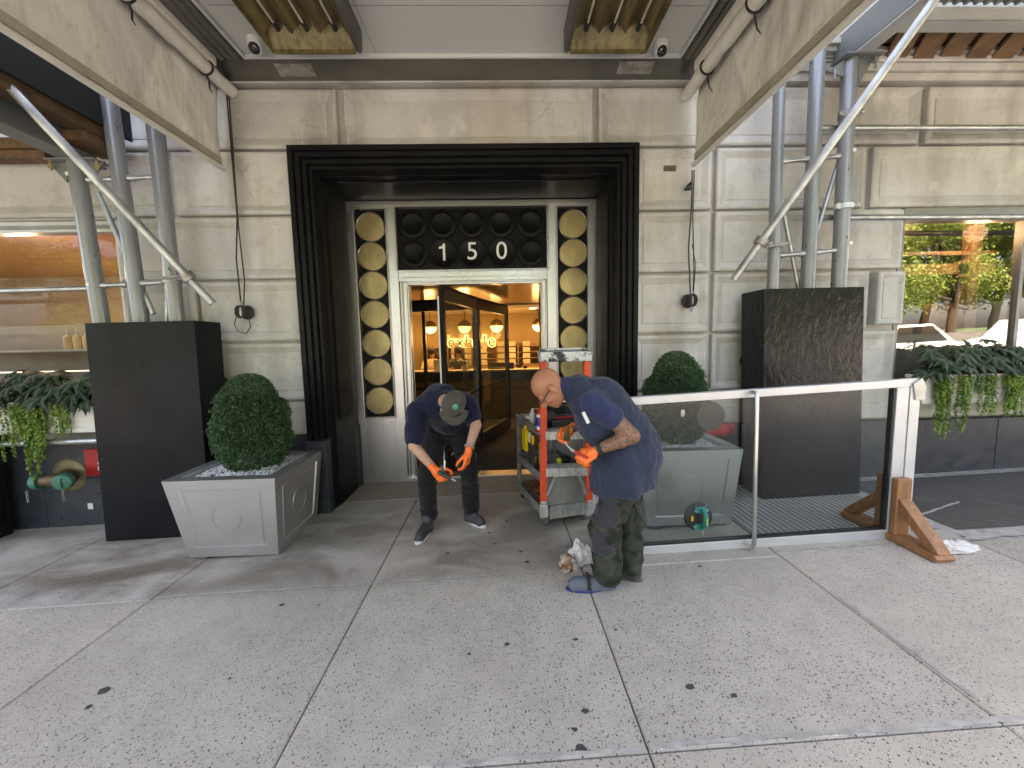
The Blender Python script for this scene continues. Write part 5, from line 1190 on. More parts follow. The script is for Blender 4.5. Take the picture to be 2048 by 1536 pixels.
for x in (.325,.69): MB().box(x,x+.03,3.34,3.37,.22,1.46).build('rear_rail',MT['cartgrey'],LD)
for z,dp in ((.56,.11),(.87,.075),(1.18,.07)):
    s=MB().box(.355,.70,3.215,3.215+dp*1.3,z,z+.012); s.box(.355,.70,3.208,3.216,z-.055,z+.014).box(.355,.70,3.203,3.208,z-.012,z+.004).box(.355,.70,3.203,3.208,z-.05,z-.04)
    for k in range(5): s.box(.36,.695,3.222+k*dp*.25,3.228+k*dp*.25,z+.012,z+.015)
    st=s.build('step',MT['alu'],LD,bevel=.002)
    MB().lathe([(0,.003),(.006,.003),(.007,0)],(.44,3.207,z-.028),(0,-1,0),10).merge(MB().lathe([(0,.003),(.006,.003),(.007,0)],(.62,3.207,z-.028),(0,-1,0),10)).build('rivet',MT['chain'],st,smooth=True)
MB().bar((.36,3.22,.34),(.435,3.22,.505),.022,.006,up=(0,1,0)).build('brace',MT['galv'],LD); MB().bar((.695,3.22,.34),(.63,3.22,.505),.022,.006,up=(0,1,0)).build('brace',MT['galv'],LD)
MB().add([(.325,3.19,1.455),(.735,3.19,1.455),(.735,3.40,1.455),(.325,3.40,1.455),(.32,3.185,1.535),(.74,3.185,1.535),(.745,3.41,1.545),(.315,3.41,1.545)],[(0,1,2,3),(4,5,6,7),(0,1,5,4),(1,2,6,5),(2,3,7,6),(3,0,4,7)]).box(.33,.73,3.30,3.405,1.545,1.565).build('top_cap',MT['splat'],LD,bevel=.010)
# tools
def onc(x,y,z): return CM@Vector((x,y,z))
sc_=thing('spray_can','blue and white aerosol can with red cap on the front corner of the cart','spray can',onc(.0,.02,.87))
p=onc(-.02,-.03,.845); MB().lathe([(0,0),(.031,0),(.033,.004),(.033,.15),(.030,.158),(.02,.165),(0,.165)],p,n=24).build('can_body',MT['label_w'],sc_,smooth=True)
MB().lathe([(.0335,.06),(.0338,.061),(.0338,.135),(.0335,.136)],p,n=24).build('blue_band',MT['blue'],sc_,smooth=True)
MB().lathe([(.0335,.004),(.0338,.005),(.0338,.03),(.0335,.031)],p,n=24).build('red_band',MT['red'],sc_,smooth=True)
MB().lathe([(.027,.160),(.027,.195),(.022,.200),(.012,.205),(0,.205)],p,n=24).build('cap',MT['red'],sc_,smooth=True)
tb_=thing('tool_bag','black tool bag heaped on the top shelf of the cart','tool bag',onc(.22,.25,.845))
remesh(MB().box(.08,.40,.10,.50,.845,.97,CM).merge(MB().sphere(onc(.12,.2,.98),(.09,.1,.05))).merge(MB().sphere(onc(.30,.25,.97),(.12,.13,.05))),.012,'bag_body',MT['plastic_k'],tb_,4,lambda v:.012*noise.noise(v*14))
MB().tube([onc(.14,.12,.98),onc(.15,.11,1.05),onc(.30,.11,1.06),onc(.33,.12,.98)],.010,8).build('handle',MT['strap'],tb_,smooth=True)
MB().box(.16,.40,.09,.13,.93,.945,CM).build('red_edge',MT['red'],tb_)
tag(MB().box(.10,.41,.01,.10,.845,.93,CM).build('tool_case',MT['plastic_k'],bevel=.008),'flat black plastic case at the front of the cart top shelf','case')
tag(MB().box(-.032,.022,-.045,-.02,.56,.76,CM).box(-.028,.018,-.05,-.045,.58,.60,CM).build('yellow_roll',MT['yellow'],bevel=.008),'upright yellow plastic tube case at the front left corner of the cart','case')
tag(MB().box(-.05,-.015,.30,.42,.60,.80,CM).box(-.045,-.018,.33,.36,.80,.84,CM).build('yellow_tool',MT['yellow'],bevel=.006),'yellow tool hanging on the left side of the cart near its back','tool')
tag(MB().lathe([(0,0),(.075,0),(.078,.02),(.05,.055),(.022,.075),(.024,.11),(.018,.125),(0,.125)],onc(.20,.10,.445),n=24).build('lime_bottle',MT['lime'],smooth=True),'lime yellow squat bottle on the middle shelf behind the ladder step','bottle')
rnd=random.Random(8)
for i,(x,y,s,mt,lab) in enumerate([(.05,.2,.05,'bracket','small brown wooden block on the middle shelf of the cart'),(.06,.42,.04,'yellow','small yellow block at the back of the cart middle shelf')]):
    tag(MB().box(x,x+s,y,y+s*2,.445,.445+s*1.3,CM).build('block',MT[mt],bevel=.004),lab,'block')
tag(MB().box(-.035,-.014,.14,.28,.50,.70,CM).build('tool_pouch',MT['strap'],bevel=.01),'black tool pouch hanging on the left side of the cart','pouch')
for i,(x,y,zt,mt,lab) in enumerate([(-.025,.16,.78,'yellow','yellow screwdriver handle in the black side pouch, nearest the camera'),(-.025,.20,.76,'red','red screwdriver handle in the black side pouch, the middle one'),(-.025,.245,.79,'cream','pale chisel handle in the black side pouch, farthest from the camera')]):
    a_=onc(x,y,.66); b_=onc(x,y,zt); s_=thing('screwdriver',lab,'screwdriver',a_,'tools in the side pouch'); MB().tube([a_,a_.lerp(b_,.3)],.004,6).build('shaft',MT['chain'],s_); MB().tube([a_.lerp(b_,.3),a_.lerp(b_,.4),a_.lerp(b_,.9),b_],[.007,.012,.013,.009],10).build('handle',MT[mt],s_,smooth=True)
tag(MB().tube([onc(.30,.22,.452+.001*k)+Vector((.06*cos(k*.8),.06*sin(k*.8),.0015*k)) for k in range(34)],.009,8).build('hose_coil',MT['cable'],smooth=True),'coil of black cable on the middle shelf of the cart','cable')
tag(MB().box(.05,.13,.12,.30,.447,.53,CM).box(.06,.12,.13,.29,.53,.545,CM).build('parts_box',MT['blue'],bevel=.005),'small blue parts box on the middle shelf of the cart','box')
tag(MB().lathe([(0,0),(.05,0),(.052,.004),(.052,.046),(.05,.05),(.022,.05),(.022,.046)],onc(.05,.50,.847),n=28).build('tape_roll',MT['galv'],smooth=True),'silver tape roll at the back of the cart top shelf','tape roll')
tag(MB().lathe([(0,0),(.03,0),(.032,.01),(.032,.09),(.014,.115),(.012,.14),(0,.14)],onc(.05,.38,.847),n=20).build('squeeze_bottle',MT['cream'],smooth=True),'pale squeeze bottle beside the tool bag on the cart','bottle')
m=MB()
for k in range(26):
    c=onc(.04+rnd.random()*.12,.05+rnd.random()*.6,.15+rnd.random()*.11); m.tube([c+Vector((.03*cos(t*pi/5+k),.03*sin(t*pi/5),.018*sin(t+k))) for t in range(11)],.007,6,False)
tag(m.build('rusty_chain',simple('rusty_iron',(.20,.075,.035,1),(.09,.035,.02,1),.8,scale=30,bump=.5),smooth=True),'heap of rusty brown chain on the bottom shelf of the cart','chain')
tag(MB().box(.40,.425,-.05,-.042,.47,.55,CM).build('orange_tag',MT['orange']),'orange tag','tag') if False else None

# ================================================= PEOPLE
def frame(fd,cd):
    Z=Vector(cd).normalized(); Y=-Vector(fd); Y=(Y-Z*Y.dot(Z)).normalized(); X=Y.cross(Z)
    return Matrix(((X.x,Y.x,Z.x),(X.y,Y.y,Z.y),(X.z,Y.z,Z.z))).to_4x4()
def head_mb(s=1.0):
    h=MB()
    h.sphere((0,.015,.03),(.074,.096,.088)).sphere((0,-.02,-.03),(.061,.070,.082)).sphere((0,-.058,-.092),(.028,.026,.020)).sphere((0,-.03,-.078),(.05,.05,.035))
    h.cap((0,-.083,.005),.010,(0,-.108,-.032),.015).sphere((-.013,-.098,-.036),(.009,.011,.008)).sphere((.013,-.098,-.036),(.009,.011,.008))
    h.cap((-.038,-.073,.018),.011,(-.012,-.084,.014),.010).cap((.038,-.073,.018),.011,(.012,-.084,.014),.010)
    h.cap((-.018,-.082,-.060),.008,(.018,-.082,-.060),.008).cap((-.016,-.081,-.071),.009,(.016,-.081,-.071),.009)
    for q in (-1,1):
        h.sphere((q*.042,-.058,-.025),(.022,.025,.02)); h.sphere((q*.084,.012,-.010),(.011,.021,.036),Matrix.Rotation(q*.35,3,'Z')); h.sphere((q*.074,.012,-.036),(.007,.012,.012))
        h.sphere((q*.03,-.068,.0),(.014,.012,.010))
    h.v=[v*s for v in h.v]; return h
def hand_mb(mat,side=1,curl=(.5,.7,.5),spread=.0,sc_=1.0,thumb=.6):
    h=MB(); xs_=(.031,.0105,-.0105,-.031); ln=(.068,.076,.071,.056)
    for i,x in enumerate(xs_):
        x*=side; base=Vector((x*.75,.012,0)); kn=Vector((x,.088-.006*abs(i-1),.0)); h.cap(base,.016,kn,.0125,10)
        a=0; p=kn; d=Vector((spread*(1.5-i)*side*.12,1,0)).normalized()
        c_=curl[0]+.06*i
        for j,(fr,r0,r1) in enumerate(((.45,.0105,.0095),(.30,.0095,.0088),(.25,.0088,.0075))):
            a+=(c_,curl[1],curl[2])[j]; dd=Vector((d.x*cos(a),cos(a),-sin(a))).normalized(); q=p+dd*ln[i]*fr; h.cap(p,r0,q,r1,10); p=q
    h.sphere((0,.05,-.004),(.037,.046,.017))
    p=Vector((side*.022,.022,-.008)); q=p+Vector((side*.032,.030,-.016)); h.cap(p,.018,q,.0125,10); q2=q+Vector((side*.012*(1-thumb),.030,-.012-.012*thumb)); h.cap(q,.012,q2,.0105,10); q3=q2+Vector((-side*.012*thumb,.022,-.008)); h.cap(q2,.0105,q3,.009,10)
    h.cap((0,-.03,0),.027,(0,.02,0),.030,12)
    h.v=[mat@(v*sc_) for v in h.v]; return h
def handframe(origin,fdir,palm):
    Y=Vector(fdir).normalized(); Z=-Vector(palm); Z=(Z-Y*Z.dot(Y)).normalized(); X=Y.cross(Z)
    m=Matrix(((X.x,Y.x,Z.x),(X.y,Y.y,Z.y),(X.z,Y.z,Z.z))).to_4x4(); m.translation=Vector(origin); return m
V=Vector
def folds(a=.006,s=8,seed=0,stretch=(1,1,1)):
    def fn(v):
        p=V((v.x*s*stretch[0]+seed,v.y*s*stretch[1],v.z*s*stretch[2]))
        n1=noise.noise(p); return a*(1-2.6*abs(n1)) + a*.6*noise.noise(p*2.3)
    return fn
# ---------- person 1: navy shirt, bent over, facing the camera
P1=thing('person','person in navy shirt, olive cap and orange gloves bending forward before the open doorway','person',(-.47,3.4,-.02))
hipL,hipR=V((-.575,3.60,.87)),V((-.385,3.60,.87)); kL,kR=V((-.665,3.41,.47)),V((-.30,3.45,.48)); aL,aR=V((-.665,3.43,.07)),V((-.30,3.53,.07))
pel=V((-.48,3.62,.90)); bel=V((-.485,3.48,1.02)); che=V((-.50,3.30,1.13)); nk=V((-.44,3.14,1.17)); shL,shR=V((-.685,3.24,1.08)),V((-.285,3.25,1.13))
elL,wrL=V((-.69,3.08,.83)),V((-.525,2.965,.685)); elR,wrR=V((-.205,3.14,.97)),V((-.262,3.03,.80))
HC=V((-.375,3.03,1.145)); HF=frame((-.50,-.52,-.66),(.22,-.78,.45)); HM=Matrix.Translation(HC)@HF
b=MB(); b.cap(pel,.13,bel,.13).cap(bel,.13,che,.14).cap(che,.13,nk,.06).cap(nk,.058,HC+(nk-HC)*.35,.052).cap(shL,.06,che,.09).cap(shR,.06,che,.09)
b.cap(shL,.055,elL,.047).cap(elL,.045,wrL,.030).cap(shR,.055,elR,.046).cap(elR,.045,wrR,.030)
for h_,k_,a_ in ((hipL,kL,aL),(hipR,kR,aR)): b.cap(h_,.08,k_,.055).cap(k_,.052,a_,.04)
hm=head_mb(1.0); hm.v=[HM@v for v in hm.v]; b.merge(hm)
remesh(b,.0065,'body',MT['skin1'],P1,3)
s_=MB(); s_.cap(pel+V((0,.0,.02)),.155,bel,.165).cap(bel,.165,che,.165).cap(che,.155,nk+V((0,.04,.0)),.085).cap(shL+V((.02,0,0)),.085,che,.12).cap(shR,.085,che,.12)
s_.cap(shL,.082,shL.lerp(elL,.78),.080).cap(shR,.082,shR.lerp(elR,.62),.075).sphere(che+V((-.0,.03,-.02)),(.24,.15,.13))
remesh(s_,.009,'shirt',MT['navy'],P1,7,folds(.010,6.5,2,(1,1,.6)))
t_=MB(); t_.cap(pel+V((0,0,.0)),.145,pel+V((0,0,-.05)),.14)
for h_,k_,a_,w in ((hipL,kL,aL,1),(hipR,kR,aR,1)): t_.cap(h_,.105,k_,.082).cap(k_,.080,a_+V((0,.02,.05)),.072)
remesh(t_,.009,'trousers',MT['blackpants'],P1,6,folds(.008,9,5,(1,1,1.6)))
# cap with brim
cp=MB(); c0=V((0,.012,.035))
for j in range(9):
    ph=j/8*pi/2*1.06
    for i in range(32):
        th=2*pi*i/32; cp.v.append(HM@(c0+V((.088*sin(ph)*cos(th),.108*sin(ph)*sin(th),.088*cos(ph)))))
for j in range(8):
    for i in range(32): cp.f.append((j*32+i,j*32+(i+1)%32,(j+1)*32+(i+1)%32,(j+1)*32+i))
co=cp.build('cap',MT['capcloth'],P1,smooth='all'); co.modifiers.new('s','SOLIDIFY').thickness=.004
bm2=MB(); n=15; ra=radians(38)
for j in range(5):
    for i in range(n):
        a=-1.15+2.3*i/(n-1); rr_=.098+.016*j*(1-.25*abs(a)); e=V((rr_*.86*sin(a),-rr_*1.08*cos(a),.030-.010*(a*a)-.0016*j)); bm2.v.append(HM@(Matrix.Rotation(ra,4,'Z')@e+V((0,.012,0))))
for j in range(4):
    for i in range(n-1): bm2.f.append((j*n+i,j*n+i+1,(j+1)*n+i+1,(j+1)*n+i))
br=bm2.build('cap_brim',MT['capcloth'],P1,smooth='all'); br.modifiers.new('s','SOLIDIFY').thickness=.004
d_=V((.28,-.90,-.12)).normalized(); dl=(HF.to_3x3().inverted()@d_); q=V((dl.x*.090,dl.y*.110,dl.z*.090)); q=HM@(c0+q); 
MB().lathe([(0,.004),(.019,.003),(.023,0),(.023,-.006),(0,-.006)],q,d_,24).build('cap_badge',simple('green_badge',(.03,.25,.16,1),(.05,.32,.26,1),.4,scale=60),P1,smooth=True)
hr=MB().sphere((0,.035,-.005),(.079,.088,.06)); hr.v=[HM@v for v in hr.v]; hr.build('hair',MT['hair'],P1,smooth='all')
bd=MB(); pts=[]
for k in range(13):
    t=-1.3+2.6*k/12; pts.append(HM@V((.060*sin(t),-.052*cos(t)-.0,-.088+.028*abs(sin(t)))))
bd.tube(pts,[.008]+[.016]*11+[.008],10).build('bandana',MT['bandana'],P1,smooth=True)
gl=MB().cap(wrL.lerp(elL,.10),.034,wrL,.031); M1=handframe(wrL+V((.01,-.008,-.012)),(.62,-.15,-.62),(.45,.75,-.15)); remesh(hand_mb(M1,-1,(.75,.95,.6),.2,1.08,.9),.0035,'glove',MT['glove'],P1,2)
M2=handframe(wrR+V((-.002,-.005,-.018)),(-.18,-.12,-.95),(-.75,.3,.0)); remesh(hand_mb(M2,1,(.35,.5,.35),.6,1.05,.5),.0035,'glove',MT['glove'],P1,2)
bc=MB()
for k in range(22):
    a=2*pi*k/22; d=(elR-wrR).normalized(); u=d.cross(V((0,1,0))).normalized(); w=d.cross(u); bc.sphere(wrR+d*.025+(u*cos(a)+w*sin(a))*.037,.0075,nu=8,nv=6)
bc.build('bracelet',MT['chain'],P1,smooth=True)
def shoe(P,ankle,toe,heel,mat,smat,nm='shoe',h=.09,w=.048,pl=True,soleh=.022):
    m=MB(); z0=gz(toe.x); t=V((toe.x,toe.y,0)); he=V((heel.x,heel.y,0)); d=(t-he).normalized()
    a=he+d*.05; sd_=V((-d.y,d.x,0)); [m.cap((a.x+sd_.x*q,a.y+sd_.y*q,z0+.034),.030,(t.x-d.x*.055+sd_.x*q*.9,t.y-d.y*.055+sd_.y*q*.9,z0+.032),.028) for q in (-.018,.018)]; m.cap((a.x,a.y,z0+.052),.044,(t.x-d.x*.05,t.y-d.y*.05,z0+.044),.036).cap((a.x,a.y,z0+.055),.045,(a.x+d.x*.015,a.y+d.y*.015,z0+h+.03),.047).cap((a.x+d.x*.05,a.y+d.y*.05,z0+h*.85),.035,(t.x-d.x*.07,t.y-d.y*.07,z0+.055),.035)
    o=remesh(m,.006,nm,mat,P,3,folds(.002,22,1))
    s=V((-d.y,d.x,0)); pts=[]
    L=(t-he).length
    for k in range(20):
        a_=2*pi*k/20; yy=cos(a_); xx=sin(a_); ww=w*(1.0 if yy>0 else .82)*(1-.12*max(0,-yy)); 
        c=he+d*(L/2+yy*L/2*.985)+s*xx*ww*(abs(1-abs(yy)**3.2))**.0; pts.append((c.x,c.y))
    so_=MB(); n=len(pts)
    for zz,k_ in ((z0+.001,.94),(z0+.004,1.0),(z0+soleh,1.02),(z0+soleh+.004,.95)):
        cx=sum(p[0] for p in pts)/n; cy=sum(p[1] for p in pts)/n
        so_.v+= [V((cx+(p[0]-cx)*k_,cy+(p[1]-cy)*k_,zz)) for p in pts]
    for r in range(3):
        for k in range(n): so_.f.append((r*n+k,r*n+(k+1)%n,(r+1)*n+(k+1)%n,(r+1)*n+k))
    so_.f.append(tuple(range(n))); so_.f.append(tuple(3*n+k for k in range(n)))
    so_.build('sole',smat,o,smooth=True)
    la=MB()
    if pl:
        for k in range(4):
            c=he+d*(L*.45+k*.026); zt=z0+.100-k*.011; la.tube([c+s*.028+V((0,0,zt-.012)),c+V((0,0,zt+.0)),c-s*.028+V((0,0,zt-.012))],.0028,6)
        la.build('laces',MT['strap'],o,smooth=True)
    return o
shoe(P1,aL,V((-.725,3.155,0)),V((-.665,3.46,0)),MT['shoe'],MT['sole'])
shoe(P1,aR,V((-.165,3.385,0)),V((-.36,3.58,0)),MT['shoe'],MT['sole'])
dv=thing('cordless_tool','small black hand tool with metal tip held by the person in the cap','tool',(-.44,2.93,.66))
MB().cap((-.475,2.915,.665),.015,(-.40,2.91,.625),.017).cap((-.44,2.92,.65),.014,(-.455,2.95,.705),.012).build('tool_body',MT['plastic_k'],dv,smooth=True)
MB().tube([(-.40,2.91,.625),(-.355,2.905,.60)],.007,8).build('tip',MT['chain'],dv,smooth=True)
MB().tube([(-.44,2.93,.66),(-.435,2.95,.745)],.008,8).build('blade',MT['galv'],dv,smooth=True)

# ---------- person 2: slate smock, bald, side view facing left
P2=thing('person','bald person in slate blue smock and dark camouflage trousers bending beside the red ladder','person',(.72,2.48,.02))
hN,hF=V((.80,2.40,.84)),V((.83,2.60,.84)); kN,kF=V((.640,2.40,.46)),V((.83,2.58,.47)); aN,aF=V((.655,2.42,.10)),V((.835,2.52,.09))
pel=V((.82,2.50,.88)); bel=V((.76,2.50,1.05)); che=V((.62,2.49,1.22)); nk=V((.435,2.49,1.325)); shN,shF=V((.56,2.33,1.245)),V((.545,2.65,1.245))
elN,wrN=V((.755,2.27,1.055)),V((.555,2.31,.965)); elF,wrF=V((.60,2.72,1.06)),V((.47,2.64,1.03))
HC=V((.300,2.48,1.325)); HF=frame((-.50,0,-.87),(-.87,0,.50)); HM=Matrix.Translation(HC)@HF
b=MB(); b.cap(pel,.13,bel,.13).cap(bel,.13,che,.135).cap(che,.12,nk,.062).cap(nk,.060,HC+(nk-HC)*.35,.055).cap(shN,.06,che,.09).cap(shF,.06,che,.09)
b.cap(shN,.062,elN,.049).cap(elN,.050,wrN,.031).cap(elN,.044,elN.lerp(wrN,.3),.049).cap(shF,.058,elF,.047).cap(elF,.045,wrF,.031)
for h_,k_,a_ in ((hN,kN,aN),(hF,kF,aF)): b.cap(h_,.08,k_,.055).cap(k_,.052,a_,.04)
hm=head_mb(1.05); hm.v=[HM@v for v in hm.v]; b.merge(hm)
remesh(b,.0060,'body',MT['skin2'],P2,3)
# tee sleeves + collar
t_=MB().cap(shN+V((-.02,0.01,0)),.078,shN.lerp(elN,.42),.074).cap(shF,.08,shF.lerp(elF,.6),.074).cap(nk.lerp(che,.25),.078,nk.lerp(HC,.28),.066).cap(che,.10,nk,.068)
remesh(t_,.008,'tee_shirt',MT['navytee'],P2,5,folds(.005,10,3))
# smock: torso shell hanging below the hips, open and flaring at the hem
s_=MB(); s_.cap(che+V((-.03,0,.0)),.155,nk+V((.05,0,-.02)),.10).cap(bel,.172,che,.165).cap(pel+V((.03,0,.06)),.165,bel,.17)
s_.cap(pel+V((.05,0,0)),.150,V((.80,2.5,.80)),.16).sphere((.60,2.49,1.12),(.13,.17,.16)).cap(shN+V((.02,.06,.0)),.085,che,.14).cap(shF+V((0,-.06,0)),.085,che,.14)
s_.cap((.80,2.5,.80),.155,(.76,2.5,.76),.155).cap((.70,2.5,.98),.13,(.70,2.5,.78),.12)
so2=MB(); n_=40; rings=[(1.02,.79,.19,.185),(.88,.785,.205,.225),(.76,.78,.20,.235),(.70,.775,.192,.225)]
for z,cx,rx,ry in rings:
    for k in range(n_):
        a=2*pi*k/n_; so2.v.append(V((cx+rx*cos(a)*(1+.03*sin(5*a)),2.50+ry*sin(a)*(1+.04*sin(7*a+z*9)),z+(.05*cos(a) if z<.9 else 0)-.03*abs(sin(a*1.5))*(z<.9))))
for r in range(3):
    for k in range(n_): so2.f.append((r*n_+k,r*n_+(k+1)%n_,(r+1)*n_+(k+1)%n_,(r+1)*n_+k))
so2.f.append(tuple(range(n_))); so2.f.append(tuple(3*n_+k for k in range(n_))); s_.merge(so2)
remesh(s_,.009,'smock',MT['smock'],P2,8,lambda v:folds(.012,5.5,1,(1,1,.8))(v)+folds(.005,14,3,(1.6,1,.5))(v))
# seam piping of the armhole and hem, pocket, pencil
d=(elN-shN).normalized(); u=d.cross(V((0,1,0))).normalized(); w=d.cross(u); (0 and 0) or MB().tube([shN+d*.035+V((0,.012,0))+(u*cos(2*pi*k/24)*.098+w*sin(2*pi*k/24)*.092) for k in range(25)],.009,8,False)
ar=MB(); pts=[]
for k in range(25):
    a=2*pi*k/24; pts.append(V((.60+.098*cos(a)*.9-.055*sin(a)*.0, 2.338-.03*abs(cos(a)), 1.225+.098*sin(a))))
t_=MB()
dN=(kN-hN)
t_=MB().cap(pel+V((0,0,-.03)),.15,pel+V((-.01,0,-.09)),.148)
t_.cap(hN,.098,kN,.092).cap(kN,.092,aN+V((0,0,.04)),.088).cap(hF,.112,kF,.090).cap(kF,.090,aF+V((0,0,.05)),.082)
t_.sphere(kN+V((-.02,-.0,-.02)),(.09,.085,.10))
remesh(t_,.009,'trousers',MT['camo'],P2,5,folds(.011,8,9,(1,1,1.5)))
kp=MB().cap(hN.lerp(kN,.60)+V((-.014,-.006,0)),.089,kN+V((-.013,-.005,.0)),.089).cap(kN+V((-.013,-.005,.0)),.089,kN+V((-.010,-.004,-.12)),.087); remesh(kp,.009,'knee_patch',MT['kneepatch'],P2,4,folds(.008,11,4,(1,1,1.8)))
MB().tube([HM@V((-.083,.012,.004)),HM@V((-.081,-.04,.006)),HM@V((-.074,-.098,.004))],.0042,8).tube([HM@V((.083,.012,.004)),HM@V((.081,-.04,.006)),HM@V((.074,-.098,.004))],.0042,8).tube([HM@V((-.074,-.098,.004)),HM@V((-.04,-.112,.010)),HM@V((0,-.114,.006)),HM@V((.04,-.112,.010)),HM@V((.074,-.098,.004))],.004,8).build('glasses',MT['plastic_k'],P2,smooth=True)
MB().tube([nk.lerp(HC,.35)+V((.0,.062*cos(t),.062*sin(t))) for t in [k*pi/10 for k in range(21)]],.0035,6,False).build('neck_cord',MT['strap'],P2,smooth=True)
MG=handframe(wrN+V((-.012,0,-.008)),(-.72,.05,-.42),(-.35,.55,-.75)); remesh(hand_mb(MG,1,(.95,1.0,.7),.1,1.08,.9),.0035,'glove',MT['glove'],P2,2)
MG2=handframe(wrF+V((-.01,0,-.005)),(-.55,-.25,-.45),(-.2,-.8,-.3)); remesh(hand_mb(MG2,-1,(.7,.8,.5),.3,1.05,.8),.0035,'glove',MT['glove'],P2,2)
d=(elN-wrN).normalized(); MB().lathe([(.034,-.014),(.040,-.013),(.040,.013),(.034,.014)],wrN+d*.022,d,24).build('watch_strap',MT['strap'],P2,smooth=True)
MB().bar((.475,2.295,1.20),(.505,2.285,1.135),.020,.008,up=(0,1,0)).build('white_card',MT['label_w'],P2)
# shoes
def shoe2(toe,heel,mat,smat,blue):
    o=shoe(P2,None,toe,heel,mat,smat,pl=False,w=.046,h=.07,soleh=.016)
    if blue:
        z0=gz(toe.x); t=V((toe.x,toe.y,0)); he=V((heel.x,heel.y,0)); dd=(t-he).normalized(); s=V((-dd.y,dd.x,0))
        c=he+dd*.185; MB().tube([c+s*.054+V((0,0,z0+.03)),c+s*.04+V((0,0,z0+.085)),c+V((0,0,z0+.102)),c-s*.04+V((0,0,z0+.085)),c-s*.054+V((0,0,z0+.03))],.012,8).build('strap',MT['strap'],o,smooth=True)
        tg_=he+dd*.14; MB().bar(tg_+V((0,0,z0+.09)),tg_+V((-.02,0,z0+.165)),.055,.010).build('tongue',MT['strap'],o,bevel=.004)
shoe2(V((.385,2.435,0)),V((.715,2.43,0)),MT['shoeblue'],MT['bluesole'],True)
shoe2(V((.715,2.60,0)),V((.90,2.47,0)),MT['shoe'],MT['rubber'],False)
pt=thing('pliers','pliers with red handles held in the near glove of the smocked worker','pliers',(.45,2.33,.95))
MB().tube([(.50,2.29,.925),(.43,2.33,.96)],.008,8).tube([(.50,2.31,.905),(.43,2.34,.952)],.008,8).build('handle',MT['red'],pt,smooth=True)
MB().cap((.43,2.335,.957),.010,(.39,2.36,.985),.006).tube([(.42,2.34,.95),(.375,2.36,1.01)],.005,6).build('jaws',MT['galv'],pt,smooth=True)
tag(MB().tube([(.435,2.62,1.05),(.425,2.60,.98),(.44,2.60,.96)],.018,10).build('green_sponge',simple('green_sponge',(.05,.10,.03,1),(.08,.12,.04,1),.9,bump=.5),smooth=True),'small green sponge held in the far glove of the smocked worker','sponge')

# ================================================= ACROSS THE STREET (seen in the window reflections)
def tree(x,y,seed,lab,H=11):
    rnd=random.Random(seed); t=thing('park_tree',lab,'tree',(x,y,-.2),'park trees across the street')
    tr=MB().tube([(x,y,-.2),(x+.1,y,1.5),(x-.1,y+.1,3.2),(x,y,5.5)],[.32,.25,.2,.12],12); cl=[]
    for k in range(9):
        a=rnd.uniform(0,2*pi); r=rnd.uniform(1.5,3.6); e=V((x+r*cos(a),y+r*sin(a),rnd.uniform(3.2,H-1.5))); tr.tube([(x,y,rnd.uniform(2.2,4.5)),(x+(e.x-x)*.5,y+(e.y-y)*.5,e.z*.8+.3),e],[.12,.08,.03],6); cl.append((e,rnd.uniform(1.2,2.1)))
    cl.append((V((x,y,H-2)),2.2)); cl.append((V((x,y+1,5.5)),2.4))
    tr.build('trunk',MT['bark'],t,smooth=True); m=MB()
    for e,R_ in cl:
        for i in range(2300):
            d=V((rnd.gauss(0,1),rnd.gauss(0,1),rnd.gauss(0,.75))).normalized(); p=e+d*R_*rnd.random()**.4; a=V((rnd.gauss(0,1),rnd.gauss(0,1),rnd.gauss(0,1))).normalized(); b_=a.cross(d).normalized(); L=rnd.uniform(.12,.26)
            m.add([p,p+a*L*.5+b_*L*.3,p+a*L,p+a*L*.5-b_*L*.3],[(0,1,2,3)])
    m.build('crown',MT['treeleaf'],t,norm=False); return t
t1=tree(12,-17,1,'leafy park tree across the street, mirrored in the right shop window')
for i,(x,y,rz) in enumerate([(18,-18,1),(24,-17,2),(30.5,-18,3.3),(37,-17,4.4),(5,-19,5),(-3,-18,.7),(-11,-19,1.7),(-19,-18,2.9),(-27,-18,3.9)]):
    q=dup(t1,(x,y,gz(x)-.2),'leafy park tree across the street, number %s along the row'%('two three four five six seven eight nine ten'.split()[i])); q.rotation_euler=(0,0,rz); q.scale=(1,1,.9+.05*(i%4))
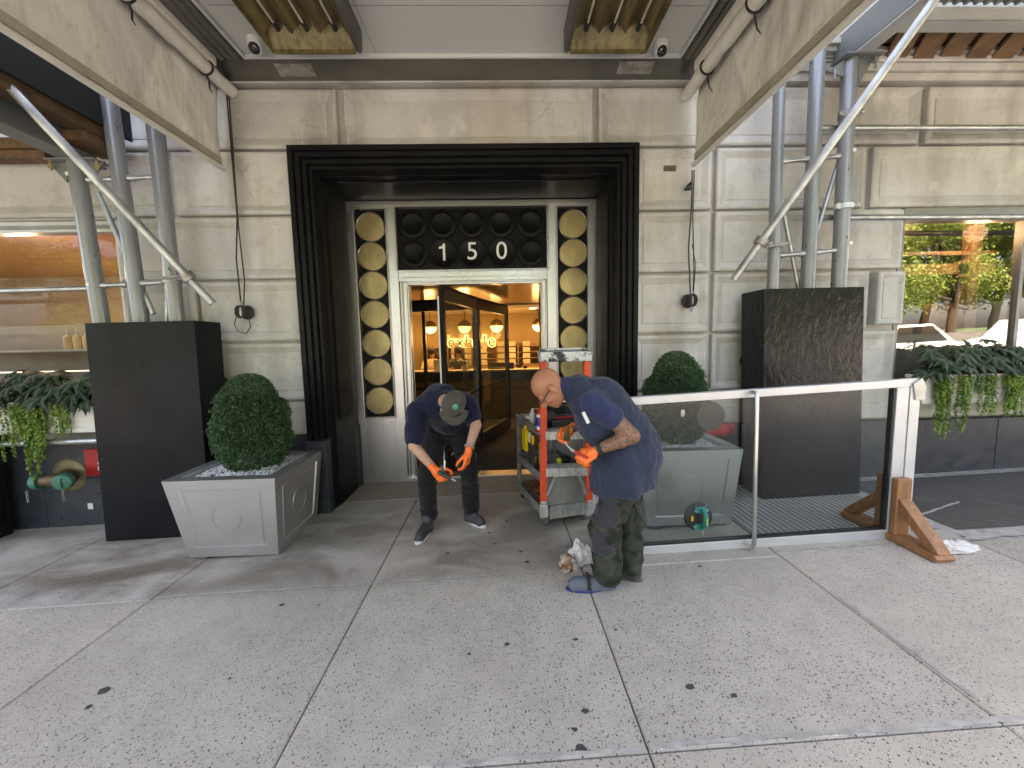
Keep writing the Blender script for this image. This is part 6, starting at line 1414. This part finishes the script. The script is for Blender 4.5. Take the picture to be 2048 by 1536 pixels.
for i,(x,y,rz) in enumerate([(15,-24,1.5),(21.5,-23,2.2),(27,-24,3.1),(34,-23,4),(41,-24,5),(8.5,-23,.3),(46,-18,2)]):
    q=dup(t1,(x,y,gz(x)-.2),'leafy park tree in the back row, number %s from the left in plan'%('one two three four five six seven'.split()[i])); q.rotation_euler=(0,0,rz); q.scale=(1.1,1.1,1.0+.05*(i%3))
kind(MB().add([(-120,-15,gz(-120)-.1),(120,-15,gz(120)-.1),(120,-80,gz(120)-.1),(-120,-80,gz(-120)-.1)],[(0,1,2,3)]).build('park_ground',simple('park_grass',(.05,.09,.03,1),(.07,.10,.04,1),.9)))
tag(MB().add([(x,y,gz(x)+z) for z in (-.3,.95) for y in (-15.2,-14.8) for x in (-60,60)],[(0,2,3,1),(4,5,7,6),(0,1,5,4),(2,6,7,3),(0,4,6,2),(1,3,7,5)]).build('park_wall',simple('rough_park_wall',(.12,.11,.10,1),(.08,.075,.07,1),.9,scale=3,bump=.6,bscale=6)),'low dark stone park wall across the street','wall')
def car(x,y,lab):
    zc=gz(x)-.22; c=thing('parked_car',lab,'car',(x,y,zc),'cars parked along the kerb')
    pr=[(-2.25,.25),(-2.2,.65),(-1.6,.80),(-1.0,.88),(-.35,1.38),(.95,1.42),(1.75,.95),(2.2,.85),(2.25,.35),(2.1,.22),(-2.15,.22)]
    MB().prism(pr,lambda a,b,d:(x+a,d,b*1.28+zc),y-.86,y+.86).build('body',MT['carwhite'],c,bevel=.06)
    MB().prism([(-.85,.90),(-.3,1.32),(.9,1.36),(1.5,.95)],lambda a,b,d:(x+a,d,b*1.28+zc),y-.87,y+.87).build('window',MT['lens'],c)
    for wx in (-1.4,1.4):
        for s in (-1,1): MB().lathe([(0,0),(.2,0),(.33,.01),(.33,.2),(0,.2)],(x+wx,y+s*.68,gz(x)-.22+.33),(0,s,0),24).build('wheel',MT['rubber'],c,smooth=True)
car(14.2,-6.2,'white parked car across the sidewalk, mirrored in the right shop window'); car(20.0,-6.2,'second white parked car further right along the kerb')

for f_ in bpy.data.objects:
    if f_.type=='LIGHT' and f_.name!='sun': f_['kind']='structure'
SC.cycles.max_bounces=8; SC.cycles.transparent_max_bounces=16; SC.cycles.sample_clamp_indirect=6
SC.cycles.caustics_reflective=False; SC.cycles.caustics_refractive=False
